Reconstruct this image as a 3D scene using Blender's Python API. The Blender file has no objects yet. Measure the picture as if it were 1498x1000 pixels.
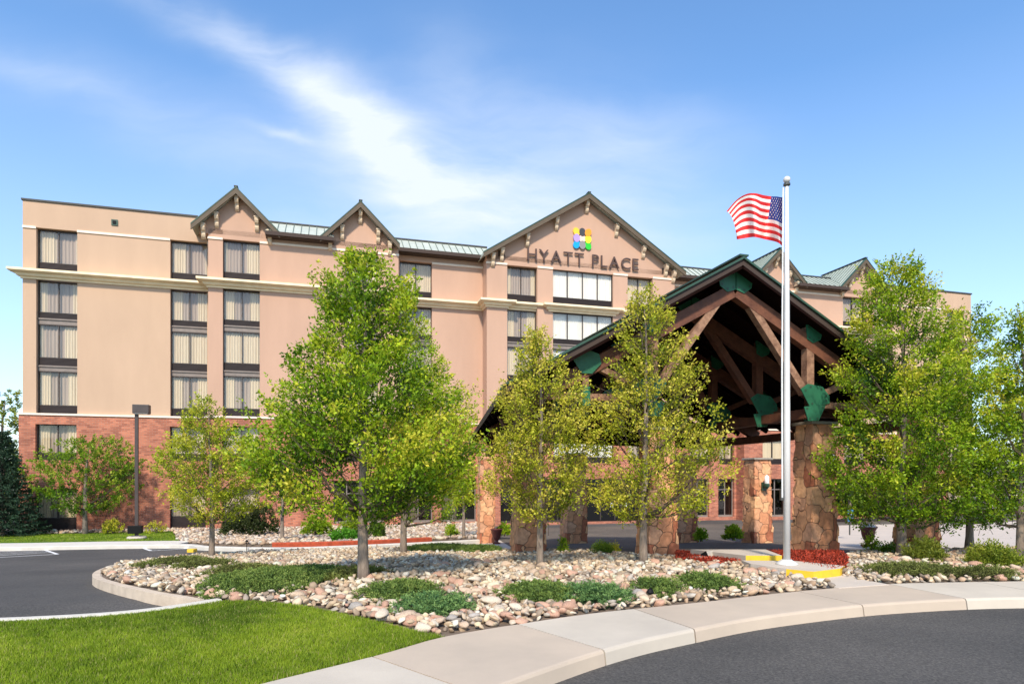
import bpy, bmesh, math, random
import numpy as np
from mathutils import Vector, Matrix, noise
random.seed(7); rng = np.random.default_rng(7)
S = bpy.context.scene
COL = S.collection
R = math.radians

# ---------------------------------------------------------------- camera
FPX, CX, CY, CH = 950.0, 749.0, 698.0, 1.7
cam_d = bpy.data.cameras.new("camera"); cam = bpy.data.objects.new("camera", cam_d); COL.objects.link(cam)
cam.location = (0, 0, CH); cam.rotation_euler = (R(90), 0, 0)
cam_d.sensor_width = 36; cam_d.lens = FPX / 1498 * 36
cam_d.shift_y = (CY - 500) / 1498
cam_d.clip_start = 0.1; cam_d.clip_end = 4000
S.camera = cam
# ---------------------------------------------------------------- exposure / view
S.view_settings.view_transform = 'Standard'; S.view_settings.look = 'None'
S.view_settings.exposure = 0.52; S.view_settings.gamma = 1.0
S.cycles.max_bounces = 8; S.cycles.diffuse_bounces = 4; S.cycles.transparent_max_bounces = 12
# ---------------------------------------------------------------- sun
SUN_EL, SUN_AZ = 44, 184        # azimuth clockwise from +Y (sun stands behind the camera, to its left)
sd = bpy.data.lights.new("sun", 'SUN'); sun = bpy.data.objects.new("sun", sd); COL.objects.link(sun)
sd.energy = 3.7; sd.angle = R(4); sd.color = (1, .89, .74)
sdir = Vector((math.sin(R(SUN_AZ)) * math.cos(R(SUN_EL)), math.cos(R(SUN_AZ)) * math.cos(R(SUN_EL)), math.sin(R(SUN_EL))))
sun.rotation_euler = sdir.to_track_quat('Z', 'Y').to_euler()
# ---------------------------------------------------------------- sky with thin clouds
W = bpy.data.worlds.new("World"); S.world = W; W.use_nodes = True
nt = W.node_tree; nt.nodes.clear()
def N(t, **k):
    n = nt.nodes.new(t)
    for a_, b_ in k.items(): setattr(n, a_, b_)
    return n
def math_(op, a_, b_=None, clamp=False):
    n = N('ShaderNodeMath', operation=op); n.use_clamp = clamp
    for i, v in enumerate((a_, b_)):
        if v is None: continue
        if isinstance(v, (int, float)): n.inputs[i].default_value = v
        else: nt.links.new(v, n.inputs[i])
    return n.outputs[0]
out = N('ShaderNodeOutputWorld'); bg = N('ShaderNodeBackground')
sky = N('ShaderNodeTexSky', sky_type='NISHITA'); sky.sun_disc = False
sky.sun_elevation = R(SUN_EL); sky.sun_rotation = R(SUN_AZ); sky.air_density = 1.0; sky.dust_density = 0.6; sky.ozone_density = 2.2
tc = N('ShaderNodeTexCoord'); sx = N('ShaderNodeSeparateXYZ'); nt.links.new(tc.outputs['Generated'], sx.inputs[0])
yy = math_('MAXIMUM', sx.outputs[1], .08)
cu = math_('DIVIDE', sx.outputs[0], yy); cv = math_('DIVIDE', sx.outputs[2], yy)
cmb = N('ShaderNodeCombineXYZ'); nt.links.new(cu, cmb.inputs[0]); nt.links.new(cv, cmb.inputs[1])
nz = N('ShaderNodeTexNoise'); nz.inputs['Scale'].default_value = 3.0; nz.inputs['Detail'].default_value = 6; nt.links.new(cmb.outputs[0], nz.inputs['Vector'])
vs = N('ShaderNodeVectorMath', operation='MULTIPLY_ADD'); nt.links.new(nz.outputs['Color'], vs.inputs[0]); vs.inputs[1].default_value = (.16, .16, 0); vs.inputs[2].default_value = (-.08, -.08, 0)
wp = N('ShaderNodeVectorMath', operation='ADD'); nt.links.new(cmb.outputs[0], wp.inputs[0]); nt.links.new(vs.outputs[0], wp.inputs[1])
def streak(px, py, lx, ly, ang, amp):
    # soft ellipse of cloud in directions of the sky
    mp = N('ShaderNodeMapping', vector_type='TEXTURE')
    mp.inputs['Location'].default_value = ((px - CX) / FPX, (CY - py) / FPX, 0)
    mp.inputs['Rotation'].default_value = (0, 0, -R(ang))
    mp.inputs['Scale'].default_value = (lx / FPX, ly / FPX, 1)
    nt.links.new(wp.outputs[0], mp.inputs['Vector'])
    ln = N('ShaderNodeVectorMath', operation='LENGTH'); nt.links.new(mp.outputs[0], ln.inputs[0])
    g = math_('POWER', 2.718, math_('MULTIPLY', math_('MULTIPLY', ln.outputs['Value'], ln.outputs['Value']), -1.0))
    return math_('MULTIPLY', g, amp)
acc = None
for s_ in [(270, 18, 150, 28, 18, .32), (400, 85, 110, 34, 38, .52), (500, 150, 100, 36, 42, .45), (590, 230, 150, 60, 38, .45),
           (740, 300, 230, 80, 16, .40), (560, 230, 150, 60, 40, .35), (860, 250, 170, 120, 20, .30), (680, 130, 100, 60, 35, .22), (400, 203, 45, 9, 8, .35),
           (80, 110, 120, 22, 20, .16), (690, 310, 300, 100, 22, .22), (250, 190, 240, 60, 25, .2), (930, 200, 130, 60, 0, .18), (520, 390, 260, 60, 5, .35)]:
    g = streak(*s_); acc = g if acc is None else math_('ADD', acc, g)
nz2 = N('ShaderNodeTexNoise'); nz2.inputs['Scale'].default_value = 1.0; nz2.inputs['Detail'].default_value = 9; nz2.inputs['Roughness'].default_value = .55
m2 = N('ShaderNodeMapping'); m2.inputs['Rotation'].default_value = (0, 0, R(38)); m2.inputs['Scale'].default_value = (3.0, 11.0, 1)
nt.links.new(wp.outputs[0], m2.inputs[0]); nt.links.new(m2.outputs[0], nz2.inputs['Vector'])
mr = N('ShaderNodeMapRange'); nt.links.new(nz2.outputs['Fac'], mr.inputs[0]); mr.inputs[1].default_value = .3; mr.inputs[2].default_value = .7; mr.inputs[3].default_value = .35; mr.inputs[4].default_value = 1.3
cf = math_('MULTIPLY', acc, mr.outputs[0])
# pale veil low down
el = N('ShaderNodeMapRange'); nt.links.new(sx.outputs[2], el.inputs[0]); el.inputs[1].default_value = .0; el.inputs[2].default_value = .5; el.inputs[3].default_value = .46; el.inputs[4].default_value = .0
cf2 = math_('ADD', cf, el.outputs[0], clamp=True)
cf3 = math_('MINIMUM', cf2, .93)
hs = N('ShaderNodeHueSaturation'); hs.inputs['Saturation'].default_value = 1.08; hs.inputs['Value'].default_value = 1.38; nt.links.new(sky.outputs[0], hs.inputs['Color'])
gr = N('ShaderNodeMix', data_type='RGBA', blend_type='MULTIPLY'); gr.inputs[0].default_value = 1; nt.links.new(hs.outputs[0], gr.inputs[6]); gr.inputs[7].default_value = (1.08, 1.24, 1.32, 1)
mx = N('ShaderNodeMix', data_type='RGBA'); nt.links.new(cf3, mx.inputs[0]); nt.links.new(gr.outputs[2], mx.inputs[6]); mx.inputs[7].default_value = (6.1, 6.6, 7.5, 1)
nt.links.new(mx.outputs[2], bg.inputs[0]); bg.inputs[1].default_value = .108; nt.links.new(bg.outputs[0], out.inputs[0])

# ================================================================ frames, ground height, helpers
AX = Vector((3351, 950, 0)).normalized(); ROT = math.atan2(AX.y, AX.x)
IN = Vector((-AX.y, AX.x, 0))           # into the building
BO = Vector((-28.07, 37.25, -1.4))      # left foot of the facade
SB = [11, 23, 40]; ZB = [0, -.75, -1.4]
def sd_(x, y): return IN.x * x + IN.y * y
def zg(x, y): return float(np.interp(sd_(x, y), SB, ZB))
def G(px, py, off=0.0):
    k = (px - CX) / FPX; q = (py - CY) / FPX
    lo, hi = 1.0, 400.0
    for Y in np.arange(1.5, 300, .25):
        if CH - q * Y <= zg(k * Y, Y) + off: hi = Y; lo = Y - .25; break
    for _ in range(30):
        m = (lo + hi) / 2
        if CH - q * m <= zg(k * m, m) + off: hi = m
        else: lo = m
    return Vector((k * hi, hi, zg(k * hi, hi) + off))
def ppm(p): return FPX / p.y

def tag(o, label=None, cat=None, group=None, kind=None):
    if label: o['label'] = label
    if cat: o['category'] = cat
    if group: o['group'] = group
    if kind: o['kind'] = kind
    return o
def empty(name, loc, rz=0):
    o = bpy.data.objects.new(name, None); COL.objects.link(o); o.location = loc; o.rotation_euler = (0, 0, rz); o.empty_display_size = .2
    return o
def mesh_obj(name, me, parent=None, loc=None):
    o = bpy.data.objects.new(name, me); COL.objects.link(o)
    if parent: o.parent = parent
    if loc is not None: o.location = loc
    return o
class MB:
    def __init__(s): s.v = []; s.f = []; s.m = []
    def add(s, vs, fs, mi=0):
        b = len(s.v); s.v += [tuple(v) for v in vs]; s.f += [tuple(b + i for i in f) for f in fs]; s.m += [mi] * len(fs); return s
    def box(s, x0, x1, y0, y1, z0, z1, mi=0):
        x0, x1 = min(x0, x1), max(x0, x1); y0, y1 = min(y0, y1), max(y0, y1); z0, z1 = min(z0, z1), max(z0, z1)
        return s.add([(x0, y0, z0), (x1, y0, z0), (x1, y1, z0), (x0, y1, z0), (x0, y0, z1), (x1, y0, z1), (x1, y1, z1), (x0, y1, z1)],
              [(0, 3, 2, 1), (4, 5, 6, 7), (0, 1, 5, 4), (1, 2, 6, 5), (2, 3, 7, 6), (3, 0, 4, 7)], mi)
    def prism_y(s, poly, y0, y1, mi=0):       # poly in (x,z), counter-clockwise seen from -y
        n = len(poly); vs = [(p[0], y0, p[1]) for p in poly] + [(p[0], y1, p[1]) for p in poly]
        fs = [tuple(range(n)), tuple(range(2 * n - 1, n - 1, -1))] + [(i, i + n, (i + 1) % n + n, (i + 1) % n) for i in range(n)]
        return s.add(vs, fs, mi)
    def prism_x(s, poly, x0, x1, mi=0):       # poly in (y,z)
        n = len(poly); vs = [(x0, p[0], p[1]) for p in poly] + [(x1, p[0], p[1]) for p in poly]
        fs = [tuple(range(n - 1, -1, -1)), tuple(range(n, 2 * n))] + [(i, (i + 1) % n, (i + 1) % n + n, i + n) for i in range(n)]
        return s.add(vs, fs, mi)
    def beam(s, p0, p1, w, h, mi=0, up=(0, 0, 1)):
        p0, p1 = Vector(p0), Vector(p1); d = (p1 - p0).normalized(); u = Vector(up)
        if abs(d.dot(u)) > .98: u = Vector((0, 1, 0))
        r = d.cross(u).normalized(); t = r.cross(d).normalized(); vs = []
        for p in (p0, p1):
            for a_, b_ in ((-1, -1), (1, -1), (1, 1), (-1, 1)): vs.append(p + r * (a_ * w / 2) + t * (b_ * h / 2))
        return s.add(vs, [(0, 1, 2, 3), (7, 6, 5, 4), (0, 4, 5, 1), (1, 5, 6, 2), (2, 6, 7, 3), (3, 7, 4, 0)], mi)
    def tube(s, pts, rad, n=8, mi=0, caps=True):
        pts = [Vector(p) for p in pts]; k = len(pts); b = len(s.v); ref = Vector((.13, .31, .94))
        for i, p in enumerate(pts):
            d = (pts[min(i + 1, k - 1)] - pts[max(i - 1, 0)])
            d = d.normalized() if d.length > 1e-9 else Vector((0, 0, 1))
            if abs(d.dot(ref)) > .95: rr = Vector((1, 0, 0))
            else: rr = ref
            x = d.cross(rr).normalized(); y = d.cross(x)
            r_ = rad[i] if isinstance(rad, (list, tuple)) else rad
            for j in range(n):
                a_ = 2 * math.pi * j / n; s.v.append(tuple(p + x * (math.cos(a_) * r_) + y * (math.sin(a_) * r_)))
        for i in range(k - 1):
            for j in range(n):
                s.f.append((b + i * n + j, b + i * n + (j + 1) % n, b + (i + 1) * n + (j + 1) % n, b + (i + 1) * n + j)); s.m.append(mi)
        if caps:
            s.f.append(tuple(b + j for j in range(n - 1, -1, -1))); s.m.append(mi)
            s.f.append(tuple(b + (k - 1) * n + j for j in range(n))); s.m.append(mi)
        return s
    def lathe(s, prof, c=(0, 0), n=20, mi=0):
        b = len(s.v)
        for r_, z in prof:
            for j in range(n):
                a_ = 2 * math.pi * j / n; s.v.append((c[0] + math.cos(a_) * r_, c[1] + math.sin(a_) * r_, z))
        for i in range(len(prof) - 1):
            for j in range(n):
                s.f.append((b + i * n + j, b + i * n + (j + 1) % n, b + (i + 1) * n + (j + 1) % n, b + (i + 1) * n + j)); s.m.append(mi)
        s.f.append(tuple(b + j for j in range(n - 1, -1, -1))); s.m.append(mi)
        s.f.append(tuple(b + (len(prof) - 1) * n + j for j in range(n))); s.m.append(mi)
        return s
    def mesh(s, name, mats, bevel=0, smooth=False):
        me = bpy.data.meshes.new(name); me.from_pydata(s.v, [], s.f)
        for m in (mats if isinstance(mats, (list, tuple)) else [mats]): me.materials.append(m)
        me.polygons.foreach_set('material_index', s.m)
        bm = bmesh.new(); bm.from_mesh(me); bmesh.ops.recalc_face_normals(bm, faces=bm.faces)
        if bevel: bmesh.ops.bevel(bm, geom=[e for e in bm.edges if len(e.link_faces) == 2 and e.calc_face_angle() > .5], offset=bevel, segments=2, affect='EDGES', profile=.6)
        bm.to_mesh(me); bm.free()
        if smooth: me.polygons.foreach_set('use_smooth', [True] * len(me.polygons))
        me.update(); return me
    def build(s, name, mats, parent=None, loc=None, bevel=0, smooth=False):
        return mesh_obj(name, s.mesh(name, mats, bevel, smooth), parent, loc)

# ================================================================ materials
def mat(name, base, rough=.8, metal=0, spec=.5, var=0, vscale=3, bump=0, bscale=60, base2=None, detail=5, coord='Object', stretch=None):
    m = bpy.data.materials.new(name); m.use_nodes = True; t = m.node_tree; b = t.nodes['Principled BSDF']
    b.inputs['Base Color'].default_value = (*base, 1); b.inputs['Roughness'].default_value = rough; b.inputs['Metallic'].default_value = metal
    b.inputs['Specular IOR Level'].default_value = spec
    tcn = t.nodes.new('ShaderNodeTexCoord'); src = tcn.outputs[coord]
    if stretch:
        mp = t.nodes.new('ShaderNodeMapping'); mp.inputs['Scale'].default_value = stretch; t.links.new(src, mp.inputs[0]); src = mp.outputs[0]
    if var or base2:
        n = t.nodes.new('ShaderNodeTexNoise'); n.inputs['Scale'].default_value = vscale; n.inputs['Detail'].default_value = detail; n.inputs['Roughness'].default_value = .6
        t.links.new(src, n.inputs['Vector'])
        r_ = t.nodes.new('ShaderNodeValToRGB'); b2 = base2 or tuple(c * (1 - var) for c in base); b1 = base if base2 else tuple(min(1, c * (1 + var * .6)) for c in base)
        r_.color_ramp.elements[0].position = .33; r_.color_ramp.elements[1].position = .67
        r_.color_ramp.elements[0].color = (*b2, 1); r_.color_ramp.elements[1].color = (*b1, 1)
        t.links.new(n.outputs['Fac'], r_.inputs[0]); t.links.new(r_.outputs[0], b.inputs['Base Color'])
    if bump:
        n2 = t.nodes.new('ShaderNodeTexNoise'); n2.inputs['Scale'].default_value = bscale; n2.inputs['Detail'].default_value = 4; t.links.new(src, n2.inputs['Vector'])
        bp = t.nodes.new('ShaderNodeBump'); bp.inputs['Strength'].default_value = bump; bp.inputs['Distance'].default_value = .02
        t.links.new(n2.outputs['Fac'], bp.inputs['Height']); t.links.new(bp.outputs[0], b.inputs['Normal'])
    return m
M = {}
M['stucco'] = mat('stucco', (.53, .365, .25), .95, spec=.2, base2=(.485, .333, .228), vscale=.6, detail=9, bump=.3, bscale=40, stretch=(1, 1, .3))
M['stucco2'] = mat('stucco_rose', (.52, .33, .235), .95, spec=.2, base2=(.465, .295, .21), vscale=.6, detail=9, bump=.3, bscale=40, stretch=(1, 1, .3))
M['cream'] = mat('cream_trim', (.90, .73, .48), .8, spec=.3, var=.1, vscale=1.5)
M['band'] = mat('pale_band', (.82, .68, .54), .8, var=.06)
M['frame'] = mat('window_frame_bronze', (.045, .032, .026), .5)
M['grille'] = mat('dark_grille', (.03, .016, .013), .6)
M['sill'] = mat('taupe_panel', (.21, .17, .145), .6, var=.15, vscale=4)
M['drape'] = mat('cream_drapes', (.63, .54, .39), .95, spec=.1, var=.10, vscale=6, stretch=(6, 6, .3))
M['sheer'] = mat('grey_sheers', (.41, .34, .28), .95, spec=.1, var=.14, vscale=5, stretch=(7, 7, .2))
M['shade'] = mat('white_roller_shade', (.80, .79, .74), .9, var=.04)
M['fascia'] = mat('taupe_fascia', (.105, .075, .045), .7, var=.15)
M['soffit'] = mat('brown_soffit', (.05, .03, .022), .8)
M['green_trim'] = mat('green_flashing', (.028, .07, .042), .45, var=.2)
M['roof'] = mat('pale_green_metal', (.50, .53, .45), .45, metal=.1, var=.12, vscale=1.2)
M['seam'] = mat('roof_seam', (.16, .20, .17), .5, metal=.2)
M['roofdark'] = mat('roof_cap', (.035, .035, .03), .6)
M['flat'] = mat('flat_roof', (.25, .24, .23), .9)
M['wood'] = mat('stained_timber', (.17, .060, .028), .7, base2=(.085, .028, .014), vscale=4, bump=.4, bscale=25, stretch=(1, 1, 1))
M['wood_pale'] = mat('pale_timber', (.36, .20, .12), .8, base2=(.15, .07, .04), vscale=7, bump=.5, bscale=30)
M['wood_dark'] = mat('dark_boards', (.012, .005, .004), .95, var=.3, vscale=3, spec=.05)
M['plate'] = mat('green_steel_plate', (.02, .13, .065), .5, var=.25, vscale=3)
M['conc'] = mat('concrete', (.56, .48, .40), .9, spec=.25, base2=(.49, .425, .36), vscale=1.4, bump=.15, bscale=90, detail=8)
M['conc_w'] = mat('concrete_white', (.56, .49, .395), .9, spec=.25, base2=(.47, .41, .335), vscale=1.0, bump=.15, bscale=90, detail=8)
M['conc_t'] = mat('concrete_tan', (.52, .42, .32), .9, spec=.25, base2=(.44, .36, .28), vscale=.9, bump=.15, bscale=90, detail=8)
M['curb'] = mat('curb_concrete', (.62, .51, .39), .9, spec=.2, base2=(.46, .37, .28), vscale=3, bump=.3, bscale=60, detail=8)
M['kerbwhite'] = mat('curb_far', (.58, .54, .47), .9, var=.08)
M['joint'] = mat('joint_dark', (.12, .10, .085), .95)
M['yellow'] = mat('yellow_paint', (.80, .52, .02), .6, base2=(.68, .43, .03), vscale=9)
M['redcurb'] = mat('red_mulch_edge', (.42, .07, .025), .9, var=.3, vscale=5)
M['paint'] = mat('road_paint', (.72, .72, .70), .8, var=.12, vscale=6)
M['earth'] = mat('bed_soil', (.16, .115, .08), .95, var=.4, vscale=6, bump=.6, bscale=30)
M['mulch'] = mat('red_mulch', (.55, .075, .03), .95, base2=(.12, .012, .008), vscale=16, bump=1, bscale=30, detail=8, stretch=(1, 2.5, 1))
M['pole'] = mat('white_metal_pole', (.62, .60, .57), .4, metal=.0, spec=.5, var=.05)
M['gold'] = mat('dark_truck', (.10, .10, .09), .4, metal=.6)
M['lamp'] = mat('brown_lamp_metal', (.055, .04, .035), .5, var=.2)
M['lampglass'] = mat('frosted_glass', (.85, .85, .82), .3)
M['urn'] = mat('red_urn', (.13, .028, .02), .45, var=.3)
M['cap'] = mat('cap_stone', (.30, .27, .22), .85, var=.2, vscale=5)
M['letter'] = mat('bronze_letter', (.10, .055, .04), .4, metal=.3)
M['trunk'] = mat('tree_bark', (.30, .235, .18), .95, base2=(.16, .12, .09), vscale=12, bump=.9, bscale=35, stretch=(1, 1, .25))
M['twig'] = mat('twig_bark', (.09, .065, .045), .95)
M['black'] = mat('black_plastic', (.008, .008, .008), .6, spec=.15)

def simple_tex(m):  # returns tree, principled, texcoord object output
    t = m.node_tree; return t, t.nodes['Principled BSDF']
# asphalt: speckled
def asphalt(name, a_, b_):
    m = mat(name, a_, .88, spec=.3, bump=.5, bscale=140); t, b = simple_tex(m)
    tcn = t.nodes.new('ShaderNodeTexCoord')
    n1 = t.nodes.new('ShaderNodeTexNoise'); n1.inputs['Scale'].default_value = .35; n1.inputs['Detail'].default_value = 7
    n2 = t.nodes.new('ShaderNodeTexNoise'); n2.inputs['Scale'].default_value = 38; n2.inputs['Detail'].default_value = 4; n2.inputs['Roughness'].default_value = .8
    for n in (n1, n2): t.links.new(tcn.outputs['Object'], n.inputs['Vector'])
    r1 = t.nodes.new('ShaderNodeValToRGB'); r1.color_ramp.elements[0].position = .35; r1.color_ramp.elements[1].position = .65
    r1.color_ramp.elements[0].color = (*b_, 1); r1.color_ramp.elements[1].color = (*a_, 1)
    r2 = t.nodes.new('ShaderNodeValToRGB'); e = r2.color_ramp.elements; e[0].position = .36; e[0].color = (.55, .55, .55, 1); e[1].position = .72; e[1].color = (1.9, 1.85, 1.75, 1)
    x = e.new(.5); x.color = (1, 1, 1, 1)
    mm = t.nodes.new('ShaderNodeMix'); mm.data_type = 'RGBA'; mm.blend_type = 'MULTIPLY'; mm.inputs[0].default_value = 1
    t.links.new(n1.outputs['Fac'], r1.inputs[0]); t.links.new(n2.outputs['Fac'], r2.inputs[0])
    t.links.new(r1.outputs[0], mm.inputs[6]); t.links.new(r2.outputs[0], mm.inputs[7]); t.links.new(mm.outputs[2], b.inputs['Base Color'])
    return m
M['asphalt'] = asphalt('asphalt', (.098, .090, .082), (.066, .062, .058))
M['asphalt2'] = asphalt('asphalt_canopy_drive', (.135, .112, .09), (.10, .085, .07))  # brownish grey of the drive, warmer and lighter than the road
# brick
def brick():
    m = mat('red_brick', (.4, .15, .09), .9, spec=.2); t, b = simple_tex(m)
    tcn = t.nodes.new('ShaderNodeTexCoord'); sp = t.nodes.new('ShaderNodeSeparateXYZ'); cb = t.nodes.new('ShaderNodeCombineXYZ'); ad = t.nodes.new('ShaderNodeMath'); ad.operation = 'ADD'
    t.links.new(tcn.outputs['Object'], sp.inputs[0]); t.links.new(sp.outputs[0], ad.inputs[0]); t.links.new(sp.outputs[1], ad.inputs[1])
    t.links.new(ad.outputs[0], cb.inputs[0]); t.links.new(sp.outputs[2], cb.inputs[1])
    bt = t.nodes.new('ShaderNodeTexBrick'); bt.inputs['Scale'].default_value = 1; bt.inputs['Brick Width'].default_value = .30; bt.inputs['Row Height'].default_value = .10
    bt.inputs['Mortar Size'].default_value = .009; bt.inputs['Mortar Smooth'].default_value = .3; bt.inputs['Bias'].default_value = -.1
    bt.inputs['Color1'].default_value = (.50, .185, .11, 1); bt.inputs['Color2'].default_value = (.27, .09, .058, 1); bt.inputs['Mortar'].default_value = (.37, .23, .18, 1)
    t.links.new(cb.outputs[0], bt.inputs['Vector'])
    n = t.nodes.new('ShaderNodeTexNoise'); n.inputs['Scale'].default_value = 1.3; n.inputs['Detail'].default_value = 8; t.links.new(tcn.outputs['Object'], n.inputs['Vector'])
    r_ = t.nodes.new('ShaderNodeValToRGB'); r_.color_ramp.elements[0].position = .3; r_.color_ramp.elements[1].position = .7
    r_.color_ramp.elements[0].color = (.8, .8, .8, 1); r_.color_ramp.elements[1].color = (1.25, 1.2, 1.15, 1); t.links.new(n.outputs['Fac'], r_.inputs[0])
    mm = t.nodes.new('ShaderNodeMix'); mm.data_type = 'RGBA'; mm.blend_type = 'MULTIPLY'; mm.inputs[0].default_value = 1
    t.links.new(bt.outputs['Color'], mm.inputs[6]); t.links.new(r_.outputs[0], mm.inputs[7]); t.links.new(mm.outputs[2], b.inputs['Base Color'])
    bp = t.nodes.new('ShaderNodeBump'); bp.inputs['Strength'].default_value = .6; bp.inputs['Distance'].default_value = .02; bp.invert = True
    t.links.new(bt.outputs['Fac'], bp.inputs['Height']); t.links.new(bp.outputs[0], b.inputs['Normal'])
    return m
M['brick'] = brick()
# flagstone cladding
def flagstone():
    m = mat('flagstone_cladding', (.5, .3, .2), .85, spec=.25); t, b = simple_tex(m)
    tcn = t.nodes.new('ShaderNodeTexCoord')
    nn = t.nodes.new('ShaderNodeTexNoise'); nn.inputs['Scale'].default_value = 2.2; t.links.new(tcn.outputs['Object'], nn.inputs['Vector'])
    va = t.nodes.new('ShaderNodeVectorMath'); va.operation = 'MULTIPLY_ADD'; t.links.new(nn.outputs['Color'], va.inputs[0]); va.inputs[1].default_value = (.22, .22, .22); t.links.new(tcn.outputs['Object'], va.inputs[2])
    mp = t.nodes.new('ShaderNodeMapping'); mp.inputs['Scale'].default_value = (1.0, 1.0, .9); t.links.new(va.outputs[0], mp.inputs[0])
    v1 = t.nodes.new('ShaderNodeTexVoronoi'); v1.inputs['Scale'].default_value = 2.7; v2 = t.nodes.new('ShaderNodeTexVoronoi'); v2.feature = 'DISTANCE_TO_EDGE'; v2.inputs['Scale'].default_value = 2.7
    for v in (v1, v2): t.links.new(mp.outputs[0], v.inputs['Vector']); v.inputs['Randomness'].default_value = .9; v.distance = 'CHEBYCHEV'
    v2.feature = 'F2'; v2.inputs['Scale'].default_value = 2.7; dd = t.nodes.new('ShaderNodeMath'); dd.operation = 'SUBTRACT'; t.links.new(v2.outputs['Distance'], dd.inputs[0]); t.links.new(v1.outputs['Distance'], dd.inputs[1])
    sp = t.nodes.new('ShaderNodeSeparateColor'); t.links.new(v1.outputs['Color'], sp.inputs[0])
    r_ = t.nodes.new('ShaderNodeValToRGB'); e = r_.color_ramp.elements; e[0].position = 0; e[0].color = (.36, .13, .07, 1); e[1].position = 1; e[1].color = (.66, .44, .28, 1)
    for p_, c_ in ((.12, (.55, .25, .13)), (.4, (.62, .32, .17)), (.65, (.55, .30, .18)), (.85, (.68, .38, .20))): x = e.new(p_); x.color = (*c_, 1)
    r_.color_ramp.interpolation = 'CONSTANT'; t.links.new(sp.outputs[0], r_.inputs[0])
    n3 = t.nodes.new('ShaderNodeTexNoise'); n3.inputs['Scale'].default_value = 9; n3.inputs['Detail'].default_value = 7; t.links.new(tcn.outputs['Object'], n3.inputs['Vector'])
    r3 = t.nodes.new('ShaderNodeValToRGB'); r3.color_ramp.elements[0].position = .3; r3.color_ramp.elements[1].position = .7; r3.color_ramp.elements[0].color = (.85, .82, .79, 1); r3.color_ramp.elements[1].color = (1.32, 1.30, 1.28, 1)
    t.links.new(n3.outputs['Fac'], r3.inputs[0])
    mm = t.nodes.new('ShaderNodeMix'); mm.data_type = 'RGBA'; mm.blend_type = 'MULTIPLY'; mm.inputs[0].default_value = 1; t.links.new(r_.outputs[0], mm.inputs[6]); t.links.new(r3.outputs[0], mm.inputs[7])
    ed = t.nodes.new('ShaderNodeMapRange'); ed.inputs[1].default_value = .008; ed.inputs[2].default_value = .034; t.links.new(dd.outputs[0], ed.inputs[0])
    m2_ = t.nodes.new('ShaderNodeMix'); m2_.data_type = 'RGBA'; t.links.new(ed.outputs[0], m2_.inputs[0]); m2_.inputs[6].default_value = (.22, .125, .08, 1); t.links.new(mm.outputs[2], m2_.inputs[7])
    t.links.new(m2_.outputs[2], b.inputs['Base Color'])
    add = t.nodes.new('ShaderNodeMath'); add.operation = 'MULTIPLY_ADD'; t.links.new(n3.outputs['Fac'], add.inputs[0]); add.inputs[1].default_value = .35; t.links.new(ed.outputs[0], add.inputs[2])
    bp = t.nodes.new('ShaderNodeBump'); bp.inputs['Strength'].default_value = .9; bp.inputs['Distance'].default_value = .035; t.links.new(add.outputs[0], bp.inputs['Height']); t.links.new(bp.outputs[0], b.inputs['Normal'])
    return m
M['stone'] = flagstone()
# window glass: see-through with a sky sheen
def glass(name, f, tint=(1, 1, 1)):
    m = bpy.data.materials.new(name); m.use_nodes = True; t = m.node_tree; t.nodes.clear()
    o = t.nodes.new('ShaderNodeOutputMaterial'); a_ = t.nodes.new('ShaderNodeBsdfTransparent'); a_.inputs[0].default_value = (*tint, 1)
    g = t.nodes.new('ShaderNodeBsdfGlossy'); g.inputs['Roughness'].default_value = .03; x = t.nodes.new('ShaderNodeMixShader'); x.inputs[0].default_value = f
    t.links.new(a_.outputs[0], x.inputs[1]); t.links.new(g.outputs[0], x.inputs[2]); t.links.new(x.outputs[0], o.inputs[0]); return m
M['glass'] = glass('window_glass', .065, (.95, .93, .90))
M['glass_dark'] = glass('dark_glass', .10, (.5, .5, .5))
# foliage: colour comes from a per-leaf attribute
def leafmat(name, trans=.35, rough=.6):
    m = bpy.data.materials.new(name); m.use_nodes = True; t = m.node_tree; t.nodes.clear()
    o = t.nodes.new('ShaderNodeOutputMaterial'); at = t.nodes.new('ShaderNodeAttribute'); at.attribute_name = 'tint'
    p = t.nodes.new('ShaderNodeBsdfPrincipled'); p.inputs['Roughness'].default_value = rough; p.inputs['Specular IOR Level'].default_value = .3
    tr = t.nodes.new('ShaderNodeBsdfTranslucent'); x = t.nodes.new('ShaderNodeMixShader'); x.inputs[0].default_value = trans
    t.links.new(at.outputs['Color'], p.inputs['Base Color']); t.links.new(at.outputs['Color'], tr.inputs[0])
    t.links.new(p.outputs[0], x.inputs[1]); t.links.new(tr.outputs[0], x.inputs[2]); t.links.new(x.outputs[0], o.inputs[0]); return m
M['leaf'] = leafmat('leaves', .42, .5); M['grassblade'] = leafmat('grass_blades', .25, .7); M['needle'] = leafmat('needles', .15, .7)
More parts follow.
